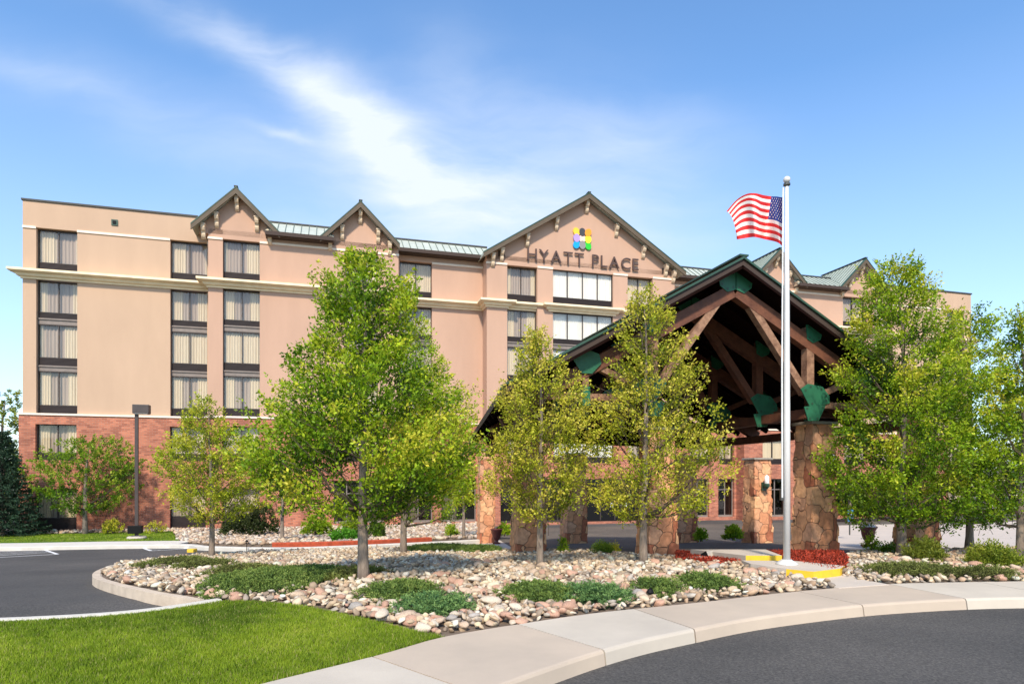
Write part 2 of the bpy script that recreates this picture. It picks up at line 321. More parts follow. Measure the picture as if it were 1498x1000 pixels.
def tintmat(name, rough=.85):
    m = mat(name, (.5, .5, .5), rough, spec=.3, bump=.35, bscale=22); t, b = simple_tex(m)
    at = t.nodes.new('ShaderNodeAttribute'); at.attribute_name = 'tint'
    n = t.nodes.new('ShaderNodeTexNoise'); n.inputs['Scale'].default_value = 9; n.inputs['Detail'].default_value = 6; tcn = t.nodes.new('ShaderNodeTexCoord'); t.links.new(tcn.outputs['Object'], n.inputs['Vector'])
    r_ = t.nodes.new('ShaderNodeValToRGB'); r_.color_ramp.elements[0].position = .3; r_.color_ramp.elements[1].position = .7; r_.color_ramp.elements[0].color = (.72, .70, .68, 1); r_.color_ramp.elements[1].color = (1.15, 1.15, 1.15, 1)
    t.links.new(n.outputs['Fac'], r_.inputs[0])
    mm = t.nodes.new('ShaderNodeMix'); mm.data_type = 'RGBA'; mm.blend_type = 'MULTIPLY'; mm.inputs[0].default_value = 1
    t.links.new(at.outputs['Color'], mm.inputs[6]); t.links.new(r_.outputs[0], mm.inputs[7]); t.links.new(mm.outputs[2], b.inputs['Base Color']); return m
M['rock'] = tintmat('river_rock')
M['lawn'] = mat('lawn_base', (.10, .19, .012), .95, base2=(.08, .16, .01), vscale=2.5, bump=.8, bscale=60, spec=.1)
M['farlawn'] = mat('far_lawn', (.075, .15, .015), .95, base2=(.05, .11, .01), vscale=6, spec=.1)
M['field'] = mat('distant_ground', (.22, .20, .15), .95, base2=(.10, .13, .05), vscale=.05)

# ================================================================ ground, road, beds
def drape(name, pts, m, off, skirt=0, mats2=None):
    """polygon (world xy) laid on the terrain, with a skirt down its rim"""
    bm = bmesh.new(); vs = [bm.verts.new((p[0], p[1], 0)) for p in pts]; f = bm.faces.new(vs)
    for s_ in SB:
        bmesh.ops.bisect_plane(bm, geom=bm.verts[:] + bm.edges[:] + bm.faces[:], plane_co=IN * s_, plane_no=IN)
    bmesh.ops.triangulate(bm, faces=bm.faces[:])
    for v in bm.verts: v.co.z = zg(v.co.x, v.co.y) + off
    bmesh.ops.recalc_face_normals(bm, faces=bm.faces)
    if sum(f.normal.z for f in bm.faces) < 0: bmesh.ops.reverse_faces(bm, faces=bm.faces[:])
    if skirt:
        be = [e for e in bm.edges if len(e.link_faces) == 1]
        r_ = bmesh.ops.extrude_edge_only(bm, edges=be)
        for v in [g for g in r_['geom'] if isinstance(g, bmesh.types.BMVert)]: v.co.z -= skirt
    me = bpy.data.meshes.new(name); bm.to_mesh(me); bm.free(); me.materials.append(m)
    return mesh_obj(name, me)
def smooth_line(pts, k=6):
    P = [Vector(p) for p in pts]; o = []
    for i in range(len(P) - 1):
        p0 = P[max(i - 1, 0)]; p1 = P[i]; p2 = P[i + 1]; p3 = P[min(i + 2, len(P) - 1)]
        for j in range(k):
            t = j / k
            o.append(.5 * ((2 * p1) + (p2 - p0) * t + (2 * p0 - 5 * p1 + 4 * p2 - p3) * t * t + (3 * p1 - p0 - 3 * p2 + p3) * t ** 3))
    o.append(P[-1]); return o
def ribbon(name, line, w, h, m, off=0.0, side=1, bevel=.02, wbase=None):
    """curb of width w standing h above the road along a line (line = its outer face)"""
    L = [Vector((p.x, p.y, 0)) for p in line]; mb = MB(); n = len(L); wb = wbase or 0
    rows = []
    for i, p in enumerate(L):
        d = (L[min(i + 1, n - 1)] - L[max(i - 1, 0)]).normalized(); q = Vector((-d.y, d.x, 0)) * side
        z = zg(p.x, p.y) + off
        rows.append([(p - q * wb) + Vector((0, 0, z - h - .1)), (p - q * wb * .3) + Vector((0, 0, z - .02)), p + q * .02 + Vector((0, 0, z)), p + q * w + Vector((0, 0, z)), p + q * w + Vector((0, 0, z - .3))])
    for i in range(n - 1):
        for j in range(4):
            mb.add([rows[i][j], rows[i + 1][j], rows[i + 1][j + 1], rows[i][j + 1]], [(0, 1, 2, 3)])
    for e in (0, n - 1): mb.add(rows[e], [(0, 1, 2, 3, 4)])
    o = mb.build(name, m); return o
def W2(s_, u): return IN * s_ + AX * u
# ground to the horizon
drape('ground', [W2(-600, -1500), W2(-600, 1500), W2(2500, 1500), W2(2500, -1500)], M['field'], -.30).__setitem__('kind', 'structure')
drape('road', [W2(-8, -45), W2(-8, 75), W2(60, 75), W2(60, -45)], M['asphalt'], -.15)['kind'] = 'structure'

# sidewalk: slabs between an inner and an outer (kerb) line
inner = smooth_line([G(150, 1060), G(380, 1000), G(555, 957), G(648, 931), G(760, 912), G(880, 895), G(1019, 881), G(1130, 868), G(1227, 859), G(1300, 853.5), G(1400, 851), G(1500, 849.5), G(1700, 847)], 8)
outer = smooth_line([G(500, 1090), G(736, 1000), G(806, 975), G(880, 951), G(945, 934), G(1013, 920), G(1090, 905), G(1170, 894), G(1262, 884), G(1340, 878.5), G(1413, 875), G(1498, 873), G(1700, 871)], 8)
def cum(L):
    c = [0]
    for i in range(len(L) - 1): c.append(c[-1] + (L[i + 1] - L[i]).length)
    return c
def at_x(L, px):      # point of a line seen in direction px
    for i in range(len(L) - 1):
        a_ = L[i].x / L[i].y * FPX + CX; b_ = L[i + 1].x / L[i + 1].y * FPX + CX
        if a_ <= px <= b_: t = (px - a_) / (b_ - a_); return i, L[i].lerp(L[i + 1], t)
    return (0, L[0]) if px < L[0].x / L[0].y * FPX + CX else (len(L) - 2, L[-1])
def seg(L, x0, x1):
    i, p = at_x(L, x0); j, q = at_x(L, x1); return [p] + [L[k] for k in range(i + 1, j + 1)] + [q]
def resample(L, n):
    c = cum(L); o = []
    for t in np.linspace(0, c[-1], n):
        k = max(0, min(len(c) - 2, int(np.searchsorted(c, t)) - 1)); r_ = (t - c[k]) / max(1e-9, c[k + 1] - c[k]); o.append(L[k].lerp(L[k + 1], r_))
    return o
joints = [(200, 500, 0), (545, 700, 1), (758, 884, 0), (928, 1016, 1), (1167, 1262, 1), (1300, 1413, 2), (1430, 1560, 0), (1600, 1700, 0)]
mb = MB()
for (i0, o0, mi), (i1, o1, _) in zip(joints[:-1], joints[1:]):
    mi = {0: 1, 1: 2, 2: 0}[mi] if False else mi
    I = resample(seg(inner, i0, i1), 9); O_ = resample(seg(outer, o0, o1), 9)
    g_ = .010
    dI = (I[-1] - I[0]).normalized() * g_; dO = (O_[-1] - O_[0]).normalized() * g_
    I[0] = I[0] + dI; I[-1] = I[-1] - dI; O_[0] = O_[0] + dO; O_[-1] = O_[-1] - dO
    rows = []
    for a_, b_ in zip(I, O_):
        w = (b_ - a_).normalized()
        def V(p, dz): return Vector((p.x, p.y, zg(p.x, p.y) + dz))
        rows.append([V(a_, -.2), V(a_, 0), V(b_ - w * .035, 0), V(b_ - w * .01, -.008), V(b_ + w * .004, -.032), V(b_ + w * .03, -.2)])
    for k in range(len(rows) - 1):
        for j in range(5): mb.add([rows[k][j], rows[k + 1][j], rows[k + 1][j + 1], rows[k][j + 1]], [(0, 1, 2, 3)], mi)
    mb.add(rows[0], [tuple(range(6))], mi); mb.add(rows[-1], [tuple(range(6))], mi)
mb.build('sidewalk', [M['conc_w'], M['conc_t'], M['conc_w']])['kind'] = 'structure'

# lawn in front
lawn_edge = [G(0, 908), G(-400, 915)]
lawn_line = smooth_line([G(-500, 924), G(-100, 913), G(60, 907), G(170, 900), G(250, 891), G(325, 879)], 5)
bed_lawn = smooth_line([G(325, 879), G(380, 880), G(440, 886), G(520, 902), G(600, 921), G(650, 931)], 5)
lawn_poly = lawn_line + bed_lawn[1:] + [p for p in reversed(seg(inner, 250, 648))] + [G(150, 1060), G(-300, 1200), G(-700, 1100)]
drape('lawn', lawn_poly, M['lawn'], -.015, .2)['kind'] = 'structure'
ribbon('lawn_curb', lawn_line, .13, .15, M['kerbwhite'], .03, side=1)['kind'] = 'structure'

# rock island
isl_front = smooth_line([G(222, 819), G(185, 824), G(158, 832), G(148, 840), G(160, 848), G(215, 861), G(275, 872), G(325, 880)], 5)
isl_back = [G(960, 815), G(860, 806), G(740, 806), G(640, 802), G(560, 803), G(430, 806), G(330, 811), G(270, 815), G(222, 819)]
pad_line = [G(1227, 859), G(1185, 850), G(1130, 838), G(1085, 826), G(990, 817)]
island = isl_front + bed_lawn[1:] + seg(inner, 650, 1227)[1:] + pad_line[1:] + isl_back[:-1]
drape('rock_bed_soil', island, M['earth'], -.02, .2)['kind'] = 'structure'
ribbon('island_curb', list(reversed(isl_front)), .15, .15, M['curb'], .012, side=1, wbase=.05)['kind'] = 'structure'
# right-hand bed
rb = [G(1232, 842), G(1262, 850), G(1310, 854)] + seg(inner, 1312, 1640)[1:] + [G(1640, 800), G(1498, 803), G(1400, 805), G(1300, 807), G(1240, 812), G(1232, 830)]
drape('right_bed_soil', rb, M['earth'], -.02, .2)['kind'] = 'structure'
# strip along the building: lawn then rocks
fl = [G(-60, 783), G(-60, 796), G(120, 795), G(262, 793), G(262, 779)]
fl_poly = [G(-120, 793), G(0, 792.6), G(120, 791.5), G(262, 790.5)]
wallfoot = [BO + AX * 9.0, BO + AX * -8]
drape('far_lawn', fl_poly + [Vector((p.x, p.y, 0)) for p in (BO + AX * 8.2 - IN * 2.0, BO - AX * 9 - IN * 2.0)], M['farlawn'], -.01, .2)['kind'] = 'structure'
fr_poly = [G(264, 792.5), G(300, 795), G(420, 796), G(560, 792), G(700, 786), BO + AX * 27 - IN * .5, BO - AX * 8 + IN * 0, BO - AX * 8 - IN * 1.95, BO + AX * 8.3 - IN * 1.95]
drape('foundation_bed_soil', fr_poly, M['earth'], -.02, .2)['kind'] = 'structure'
ribbon('far_curb', smooth_line([G(-120, 801), G(0, 800), G(130, 797.5), G(262, 796), G(300, 799), G(420, 801), G(560, 796), G(705, 789)], 4), .28, .15, M['kerbwhite'], 0, side=1)['kind'] = 'structure'
ribbon('far_walk', smooth_line([G(-120, 800.4), G(0, 799.4), G(130, 797), G(258, 795.6)], 4), 1.5, .10, M['kerbwhite'], .004, side=1)['kind'] = 'structure'
ribbon('red_edging', [G(398, 797.5), G(480, 796), G(560, 793), G(632, 789)], .25, .15, M['redcurb'], .10, side=1)['kind'] = 'structure'
# other road surfaces
drape('canopy_driveway', [G(1700, 803, -.146), G(1240, 806, -.146), G(1100, 812, -.146), G(960, 812, -.146), G(735, 806, -.146), G(700, 796, -.146), G(720, 789, -.146), W2(39.5, 0 + 10), W2(39.5, 60)], M['asphalt2'], -.146)['kind'] = 'structure'
drape('bright_parking', [G(1700, 799, -.142), G(1225, 803, -.142), G(1225, 768, -.142), G(1500, 762, -.142), G(1750, 762, -.142)], M['conc'], -.142)['kind'] = 'structure'
drape('concrete_apron', [G(706, 805, -.142), G(742, 809, -.142), G(748, 800, -.142), G(730, 789, -.142), G(690, 789, -.142)], M['conc'], -.142)['kind'] = 'structure'
# hatched parking markings
def hatch(name, quad, n):
    mb = MB()
    def ln(a_, b_, w):
        d = (b_ - a_).normalized(); q = Vector((-d.y, d.x, 0)) * w / 2; mb.add([a_ - q, b_ - q, b_ + q, a_ + q], [(0, 1, 2, 3)])
    A, B, C_, D = [G(*p, -.145) for p in quad]
    for p, q in ((A, B), (B, C_), (C_, D), (D, A)): ln(p, q, .12)
    for i in range(1, n):
        t = i / n; ln(A.lerp(D, t), B.lerp(C_, max(0, t - .15)), .10)
    for i, v in enumerate(mb.v): mb.v[i] = (v[0], v[1], zg(v[0], v[1]) - .145)
    mb.build(name, M['paint'])['kind'] = 'structure'
hatch('parking_markings', [(-60, 804), (57, 801), (84, 810), (-60, 818)], 7)
hatch('parking_markings', [(200, 798), (262, 797.5), (272, 802), (221, 805)], 4)
# yellow ramp flare at the far curb
mb = MB(); p = G(281, 801); d = (G(292, 800) - p).normalized()
mb.box(-.12, .12, -.15, .15, -.16, -.03); o = mb.build('yellow_ramp', M['yellow'], loc=p, bevel=.02); o['kind'] = 'structure'

# flagpole pad, steps and mulch
def slab_px(name, pts, top, h, mats, front=None):
    P = [G(*p, top) for p in pts]; P = [Vector((p.x, p.y, top + zg(p.x, p.y))) for p in P]; n = len(P)
    mb = MB(); mb.add(P + [p - Vector((0, 0, h)) for p in P], [tuple(range(n))])
    for i in range(n):
        mb.add([P[i], P[(i + 1) % n], P[(i + 1) % n] - Vector((0, 0, h)), P[i] - Vector((0, 0, h))], [(0, 1, 2, 3)], 1 if front and i in front else 0)
    o = mb.build(name, mats); return o
slab_px('walkway', [(1227, 859), (1300, 854), (1262, 847), (1236, 838), (1165, 842), (1130, 838), (1170, 850)], .012, .2, [M['conc']])['kind'] = 'structure'
slab_px('flagpole_pad', [(1150, 831.5), (1190, 835.5), (1229, 831), (1236, 827), (1165, 820), (1085, 819), (1098, 824)], .14, .3, [M['conc'], M['yellow']], front=(0, 1, 2))['kind'] = 'structure'
slab_px('upper_step', [(1091, 812), (1144, 812), (1120, 803), (1010, 803)], .21, .4, [M['conc'], M['yellow']], front=(0,))['kind'] = 'structure'
slab_px('mulch_bed', [(988, 817), (1040, 820.5), (1090.5, 820.5), (1090.5, 812.5), (1040, 807.5), (990, 806)], .08, .5, [M['mulch']])['kind'] = 'structure'
slab_px('mulch_bed', [(1160, 822), (1215, 835), (1236, 832), (1240, 815), (1228, 806), (1120, 806)], .10, .35, [M['mulch']])['kind'] = 'structure'
#@@ BUILDING
# ================================================================ hotel building (local frame: x along the facade, y into it, z up)
B = empty('hotel_building', BO, ROT)
tag(B, 'six-storey salmon stucco hotel over a red brick base, with gabled green metal roofs', 'hotel')
def wall(name, u0, u1, z0, z1, d, holes, m, rev=.32, back=.75):
    """front wall standing d before the base line, pierced by holes (x0,x1,z0,z1), with reveals"""
    us = sorted({u0, u1, *[h[0] for h in holes], *[h[1] for h in holes]}); zs = sorted({z0, z1, *[h[2] for h in holes], *[h[3] for h in holes]})
    us = [u for u in us if u0 <= u <= u1]; zs = [z for z in zs if z0 <= z <= z1]
    mb = MB(); y = -d
    for i in range(len(us) - 1):
        for j in range(len(zs) - 1):
            cx_, cz = (us[i] + us[i + 1]) / 2, (zs[j] + zs[j + 1]) / 2
            if any(h[0] < cx_ < h[1] and h[2] < cz < h[3] for h in holes): continue
            mb.add([(us[i], y, zs[j]), (us[i + 1], y, zs[j]), (us[i + 1], y, zs[j + 1]), (us[i], y, zs[j + 1])], [(0, 1, 2, 3)])
    for a_, b_, c_, e_ in holes:
        r_ = y + rev
        mb.add([(a_, y, c_), (a_, y, e_), (a_, r_, e_), (a_, r_, c_)], [(0, 1, 2, 3)]); mb.add([(b_, y, c_), (b_, r_, c_), (b_, r_, e_), (b_, y, e_)], [(0, 1, 2, 3)])
        if e_ < z1: mb.add([(a_, y, e_), (b_, y, e_), (b_, r_, e_), (a_, r_, e_)], [(0, 1, 2, 3)])
        if c_ > z0: mb.add([(a_, y, c_), (a_, r_, c_), (b_, r_, c_), (b_, y, c_)], [(0, 1, 2, 3)])
    mb.add([(u0, y, z0), (u0, y, z1), (u0, back, z1), (u0, back, z0)], [(0, 1, 2, 3)]); mb.add([(u1, y, z0), (u1, back, z0), (u1, back, z1), (u1, y, z1)], [(0, 1, 2, 3)])
    mb.add([(u0, y, z1), (u1, y, z1), (u1, back, z1), (u0, back, z1)], [(0, 1, 2, 3)])
    me = bpy.data.meshes.new(name); me.from_pydata(mb.v, [], mb.f); me.materials.append(m)
    return mesh_obj(name, me, B)
EAVE, PAR, BR = 18.05, 19.0, 6.72
FL = [(15.05, 15.56, 17.45, 15.05), (12.36, 12.67, 14.50, 12.0), (9.62, 10.05, 11.98, 9.28), (6.85, 7.28, 9.26, 6.76), (4.1, 4.5, 6.17, 4.1), (.03, .72, 2.45, .03)]
#      band0  glass0 glass1 unit0
def cols_holes(cols, upto=17.5, tall=True): return [(a_, b_, BR + .02, upto) for a_, b_ in cols]
SEC = [  # u0, u1, d, columns, top, rose?
    ('wing', 0, 9.93, 0, [(.67, 2.74), (7.66, 9.71)], PAR, 'stucco'),
    ('tower', 9.93, 21.25, 1.0, [(10.74, 12.83), (17.9, 19.94)], EAVE, 'stucco2'),
    ('link', 21.25, 27.08, 0, [(21.44, 23.58)], EAVE, 'stucco2'),
    ('centre', 27.08, 41.15, 1.2, [(28.5, 30.64), (31.77, 36.28), (37.4, 39.39)], EAVE, 'stucco2'),
    ('link', 41.15, 47.2, 0, [(44.6, 46.75)], EAVE, 'stucco2'),
    ('tower', 47.2, 59.3, 1.0, [(48.7, 50.8), (56.23, 58.5)], EAVE, 'stucco2'),
    ('wing', 59.3, 70.7, 0, [(60.2, 62.2), (68.0, 69.95)], PAR, 'stucco')]
wincache = {}
def curtain_mesh(w, z0, z1, kind, var):
    key = ('c', round(w, 2), z0, kind, var)
    if key in wincache: return wincache[key]
    mb = MB(); n = int(w / .045); r_ = random.Random(hash(key[1:]) & 0xffff if False else int(w * 100) + int(z0 * 10) + var * 77)
    gap = {0: .22, 1: .33, 2: 0, 3: .14, 4: .27, 5: .27, 6: .5}[var]; c = w * (.5 + (.16 if var == 4 else -.14 if var == 5 else 0)); pts = []
    for i in range(n + 1):
        x = w * i / n; inn = abs(x - c) < gap * w
        y = .035 * math.sin(x * (34 if inn else 42) + r_.random() * .8) + (.10 if inn else .05) + r_.uniform(-.008, .008); pts.append((x, y, inn))
    for i in range(n):
        (x0, y0, a_), (x1, y1, b_) = pts[i], pts[i + 1]
        mb.add([(x0, y0, z0), (x1, y1, z0), (x1, y1, z1), (x0, y0, z1)], [(0, 1, 2, 3)], 1 if (a_ and kind == 'drape') else 0)
    me = mb.mesh('curtain', [M['drape'] if kind == 'drape' else M['shade'], M['sheer']]); wincache[key] = me; return me
def make_window(u0, u1, fl, y, kind='drape', panes=2, var=0, top_beam=False, brick=False):
    b0, g0, g1, un0 = fl; w = u1 - u0; key = (round(w, 2), fl, panes)
    if key not in wincache:
        f = MB(); t = .04
        f.box(0, w, .0, .12, g1 - t, g1); f.box(0, w, -.005, .12, g0, g0 + t)
        f.box(0, t, .003, .12, g0 + t, g1 - t); f.box(w - t, w, .003, .12, g0 + t, g1 - t)
        for k in range(1, panes):
            x = w * k / panes; f.box(x - .024, x + .024, .01, .12, g0 + t, g1 - t)
        fm = f.mesh('window', M['frame'])
        g = MB(); g.box(.02, w - .02, .03, .16, b0, g0 - .002)
        nl = int((g0 - b0) / .07)
        for k in range(nl): g.box(.06, w - .06, .0, .03, b0 + .03 + k * .07, b0 + .06 + k * .07)
        gm = g.mesh('grille', M['grille'])
        sm = None
        if un0 < b0 - .05: s2 = MB(); s2.box(.01, w - .01, -.02, .2, un0, b0 - .002); s2.box(-.0, w, -.08, .2, b0 - .10, b0 - .03); sm = s2.mesh('sill', M['sill'])
        p = MB(); p.add([(t, .06, g0 + t), (w - t, .06, g0 + t), (w - t, .06, g1 - t), (t, .06, g1 - t)], [(0, 1, 2, 3)])
        wincache[key] = (fm, gm, sm, p.mesh('pane', M['glass']))
    fm, gm, sm, pm = wincache[key]
    wn = mesh_obj('window', fm, B, (u0, y, 0)); mesh_obj('grille', gm, wn); mesh_obj('pane', pm, wn)
    if sm: mesh_obj('sill', sm, wn)
    c = mesh_obj('curtain', curtain_mesh(w - .08, g0, g1, kind, var), wn, (.04, .12, 0))
    return wn
BD = .12          # brick stands proud of the stucco
vi = 0
for name, u0, u1, d, cols, top, ms in SEC:
    up = 17.5
    big = [c for c in cols if c[1] - c[0] > 3]
    wall('stucco_wall', u0, u1, BR, top, d, [(a_, b_, BR + .02, up if name != 'centre' else 17.45) for a_, b_ in cols], M[ms])
    gl = [(a_, b_, FL[5][3], FL[5][2]) for a_, b_ in cols] if name != 'centre' else []
    if name == 'centre': bh = [(a_, b_, FL[4][3], FL[4][2]) for a_, b_ in cols] + [(28.0, 33.0, .02, 3.0), (33.4, 40.2, .02, 3.0)]
    elif u0 == 9.93: bh = [(a_, b_, FL[4][3], FL[4][2]) for a_, b_ in cols] + [(10.74, 12.83, .03, 2.45), (17.2, 20.3, .2, 2.9)]
    elif u0 == 21.25: bh = [(21.44, 23.58, FL[4][3], FL[4][2]), (21.7, 23.6, .1, 2.9), (24.2, 26.6, .1, 3.0)]
    elif u0 == 41.15: bh = [(43.1, 44.9, FL[4][3], FL[4][2]), (42.9, 44.7, .1, 3.0), (45.6, 46.9, FL[4][3], FL[4][2]), (45.5, 46.9, .1, 3.0)]
    elif u0 == 47.2: bh = [(a_, b_, FL[4][3], FL[4][2]) for a_, b_ in cols] + [(48.2, 50.8, .1, 3.0), (52, 54.6, .1, 3.0), (56.23, 58.5, .1, 2.9)]
    else: bh = gl + [(a_, b_, FL[4][3], FL[4][2]) for a_, b_ in cols]
    e0 = -.15 if u0 == 0 else (-.12 if d else 0); e1 = .15 if u1 > 70 else (.12 if d else 0)
    wall('brick_wall', u0 + e0, u1 + e1, -.5, BR, d + BD, bh, M['brick'], rev=.35)
    # windows
    for a_, b_ in cols:
        for k, fl in enumerate(FL):
            if k == 5 and (name in ('centre', 'link') or u0 in (9.93, 47.2)) and not (u0 == 9.93 and a_ < 11): continue
            if u0 == 41.15 and k == 4: continue
            wide = b_ - a_ > 3; vi += 1
            y = -d + .24 - (BD if k >= 4 else 0) + (.16 if name == 'centre' and not wide else 0) + (.0 if not wide else -.10)
            make_window(a_, b_, fl, min(y, -d + .33), 'shade' if wide else 'drape', 4 if wide else 2, random.choice([0, 0, 1, 2, 3, 4, 5, 6]) if not wide else 2)
    if u0 == 41.15: 
        for (a_, b_) in ((43.1, 44.9), (45.6, 46.9)): make_window(a_, b_, FL[4], -d + .1, 'drape', 2, 1)
    # storefront glazing
    for h in bh:
        if h[3] in (2.9, 3.0):
            w = h[1] - h[0]; n = max(2, round(w / .8)); f = MB(); t = .07
            f.box(h[0], h[1], 0, .1, h[3] - t, h[3]); f.box(h[0], h[1], 0, .1, h[2], h[2] + .14); f.box(h[0], h[1], .004, .1, h[3] - .85, h[3] - .79)
            for k in range(n + 1):
                x = h[0] + (w - t) * k / n; f.box(x, x + t, .008, .1, h[2] + .14, h[3] - t)
            wn = f.build('window', M['sill'] if u0 != 27.08 else M['frame'], B, (0, -d - BD + .2, 0))
            p = MB(); p.add([(h[0], .05, h[2]), (h[1], .05, h[2]), (h[1], .05, h[3]), (h[0], .05, h[3])], [(0, 1, 2, 3)]); p.build('pane', M['glass_dark'], wn)
            if u0 in (21.25, 9.93) : mesh_obj('curtain', curtain_mesh(w * .45, h[2] + .1, h[3] - .1, 'drape', 2), wn, (h[0] + (.05 if u0 == 21.25 else w * .5), .25, 0))
            f = MB(); f.box(h[0] - .05, h[1] + .05, 0, .05, h[2] - .1, h[3] + .1); f.build('dark_interior', M['black'], B, (0, -d - BD + .75, 0))  # flat black panel; the unlit room's darkness is put into its colour
# body behind the fronts
mb = MB(); mb.box(.02, 70.68, .74, 17, -.5, 18.55); mb.build('rear_walls', M['stucco'], B)
for a_, b_ in ((-.06, 9.2), (59.9, 70.76)): mb = MB(); mb.box(a_, b_, -.07, 17, 19.0, 19.1); mb.build('parapet_coping', M['roofdark'], B)
for a_, b_ in ((.01, 9.92), (59.31, 70.69)):
    mb = MB(); mb.box(a_, b_, .751, 1.1, 18.4, 18.998); mb.box(a_, a_ + .3, 1.1, 17, 18.4, 18.998); mb.build('parapet', M['stucco'], B)
mb = MB(); mb.box(.4, 70.3, 1.2, 16.8, 18.552, 18.62); mb.build('flat_roof', M['flat'], B)
# brick cap course and thin string course
for name, u0, u1, d, cols, top, ms in SEC:
    e0 = -.22 if u0 == 0 else (-.16 if d else .17 if u0 else 0); e1 = .22 if u1 > 70 else (.16 if d else -.17)
    mb = MB(); mb.box(u0 + e0, u1 + e1, -d - BD - .07, -d + .02, BR - .03, BR + .08); mb.build('brick_cap_course', M['band'], B)
    xs = [u0 - (.0 if not d else .03)] + [v for c in cols for v in c] + [u1 + (0 if not d else .03)]
    for i in range(0, len(xs), 2):
        if xs[i + 1] - xs[i] > .2: mb = MB(); mb.box(xs[i], xs[i + 1], -d - .06, -d + .05, 17.42, 17.55); mb.build('string_course', M['band'], B)
# cornice: crown profile swept along runs
PROF = [(0, 14.50), (.09, 14.51), (.09, 14.60), (.22, 14.63), (.28, 14.70), (.28, 14.76), (.46, 14.80), (.50, 14.84), (.58, 14.85), (.58, 14.98), (0, 15.0)]
def cornice(u0, u1, d, l, r_, sc=1.0):
    """l/r: the end returns back round the corner when True"""
    mb = MB(); n = len(PROF)
    rows = []
    if l: rows.append([(u0 - p * sc, .05, z) for p, z in PROF]); rows.append([(u0 - p * sc, -d - p * sc, z) for p, z in PROF])
    else: rows.append([(u0, -d - p * sc, z) for p, z in PROF])
    if r_: rows.append([(u1 + p * sc, -d - p * sc, z) for p, z in PROF]); rows.append([(u1 + p * sc, .05 - 0, z) for p, z in PROF])
    else: rows.append([(u1, -d - p * sc, z) for p, z in PROF])
    for i in range(len(rows) - 1):
        for j in range(n - 1): mb.add([rows[i][j], rows[i + 1][j], rows[i + 1][j + 1], rows[i][j + 1]], [(0, 1, 2, 3)])
    mb.add(rows[0], [tuple(range(n))]); mb.add(rows[-1], [tuple(range(n))])
    mb.build('cornice', M['cream'], B)
cornice(0, 9.93, 0, True, False); cornice(9.93, 21.25, 1.0, True, True); cornice(21.25, 27.08, 0, False, False)
cornice(27.08, 28.5, 1.2, True, True, .9); cornice(28.4, 31.85, .9, False, False, .9); cornice(31.5, 36.4, 1.2, True, True, .9); cornice(36.2, 39.5, .9, False, False, .9); cornice(39.4, 41.15, 1.2, True, True, .9)
cornice(41.15, 47.2, 0, False, False); cornice(47.2, 59.3, 1.0, True, True); cornice(59.3, 70.7, 0, False, True)
# gables
def corbel_mesh():
    mb = MB(); pr = [(0, 0), (-.50, 0), (-.52, -.08), (-.50, -.2), (-.42, -.34), (-.30, -.42), (-.26, -.52), (-.27, -.62), (-.2, -.76), (-.08, -.86), (0, -.88)]
    mb.prism_x(pr, -.13, .13); mb.box(-.17, .17, -.54, 0, -.001, .10)
    me = mb.mesh('corbel', mat('corbel_paint', (.66, .50, .34), .85, var=.1), bevel=.015); me.transform(Matrix.Scale(.86, 4)); return me
CB = corbel_mesh()
def gable(uc, half, za, ze, d, oh, back, corbels, msu='stucco2', seams=True):
    yf = -d; sl = (za - ze) / half
    mb = MB(); hw = half - .32
    mb.prism_y([(uc - hw, EAVE - .3), (uc + hw, EAVE - .3), (uc + hw, za - sl * hw - .22), (uc, za - .22), (uc - hw, za - sl * hw - .22)], yf, yf + .5); mb.build('gable_wall', M[msu], B)
    mb = MB()
    for s_ in (-1, 1):
        a_ = (uc, za); b_ = (uc + s_ * half, ze); mb.prism_y([a_, b_, (b_[0], b_[1] - .14), (a_[0], a_[1] - .14 * math.hypot(1, sl))], yf - oh, back)
    rf = mb.build('gable_roof', M['green_trim'] if not seams else M['roof'], B)
    mb = MB()
    for s_ in (-1, 1):
        a_ = (uc, za - .02); b_ = (uc + s_ * (half + .02), ze - .02)
        mb.prism_y([(a_[0], a_[1] + .06), (b_[0], b_[1] + .06), (b_[0], b_[1] - .02), (a_[0], a_[1] - .02)], yf - oh - .05, yf - oh + .12, 1)
        mb.prism_y([(a_[0], a_[1] - .02), (b_[0], b_[1] - .02), (b_[0], b_[1] - .32), (a_[0], a_[1] - .36)], yf - oh - .03, yf - oh + .05, 0)
    mb.build('rake_board', [M['fascia'], M['green_trim']], rf)
    if seams:
        mb = MB(); k = -.1
        y = yf - oh + .4
        while y < back:
            for s_ in (-1, 1): mb.beam((uc + s_ * .05, y, za + .0), (uc + s_ * half, y, ze + .02), .035, .07)
            y += .42
        mb.build('standing_seam', M['seam'], rf)
    mb = MB(); mb.beam((uc, yf - oh - .05, za + .06), (uc, back, za + .06), .22, .06); mb.build('ridge_cap', M['roofdark'], rf)
    for t in corbels:
        z = za - sl * abs(t) * half - .40 - .08 * abs(sl)
        c = mesh_obj('corbel', CB, B, (uc + t * half, yf, z))
TC = (0, -.46, .46, -.76, .76)
gable(11.55, 2.45, 20.45, 18.0, 1.0, .62, 3.2, TC); gable(18.83, 2.42, 20.45, 18.0, 1.0, .62, 3.2, TC)
gable(34.22, 7.48, 22.72, 17.95, 1.2, .62, 8.0, (0, -.3, .3, -.58, .58, -.82, .82), seams=True)
gable(49.9, 2.42, 20.45, 18.0, 1.0, .62, 3.2, TC); gable(57.9, 2.42, 20.45, 18.0, 1.0, .62, 3.2, TC)
for t in (-.965, .965): mesh_obj('corbel', CB, B, (34.22 + t * 7.0, -1.2, 17.95))
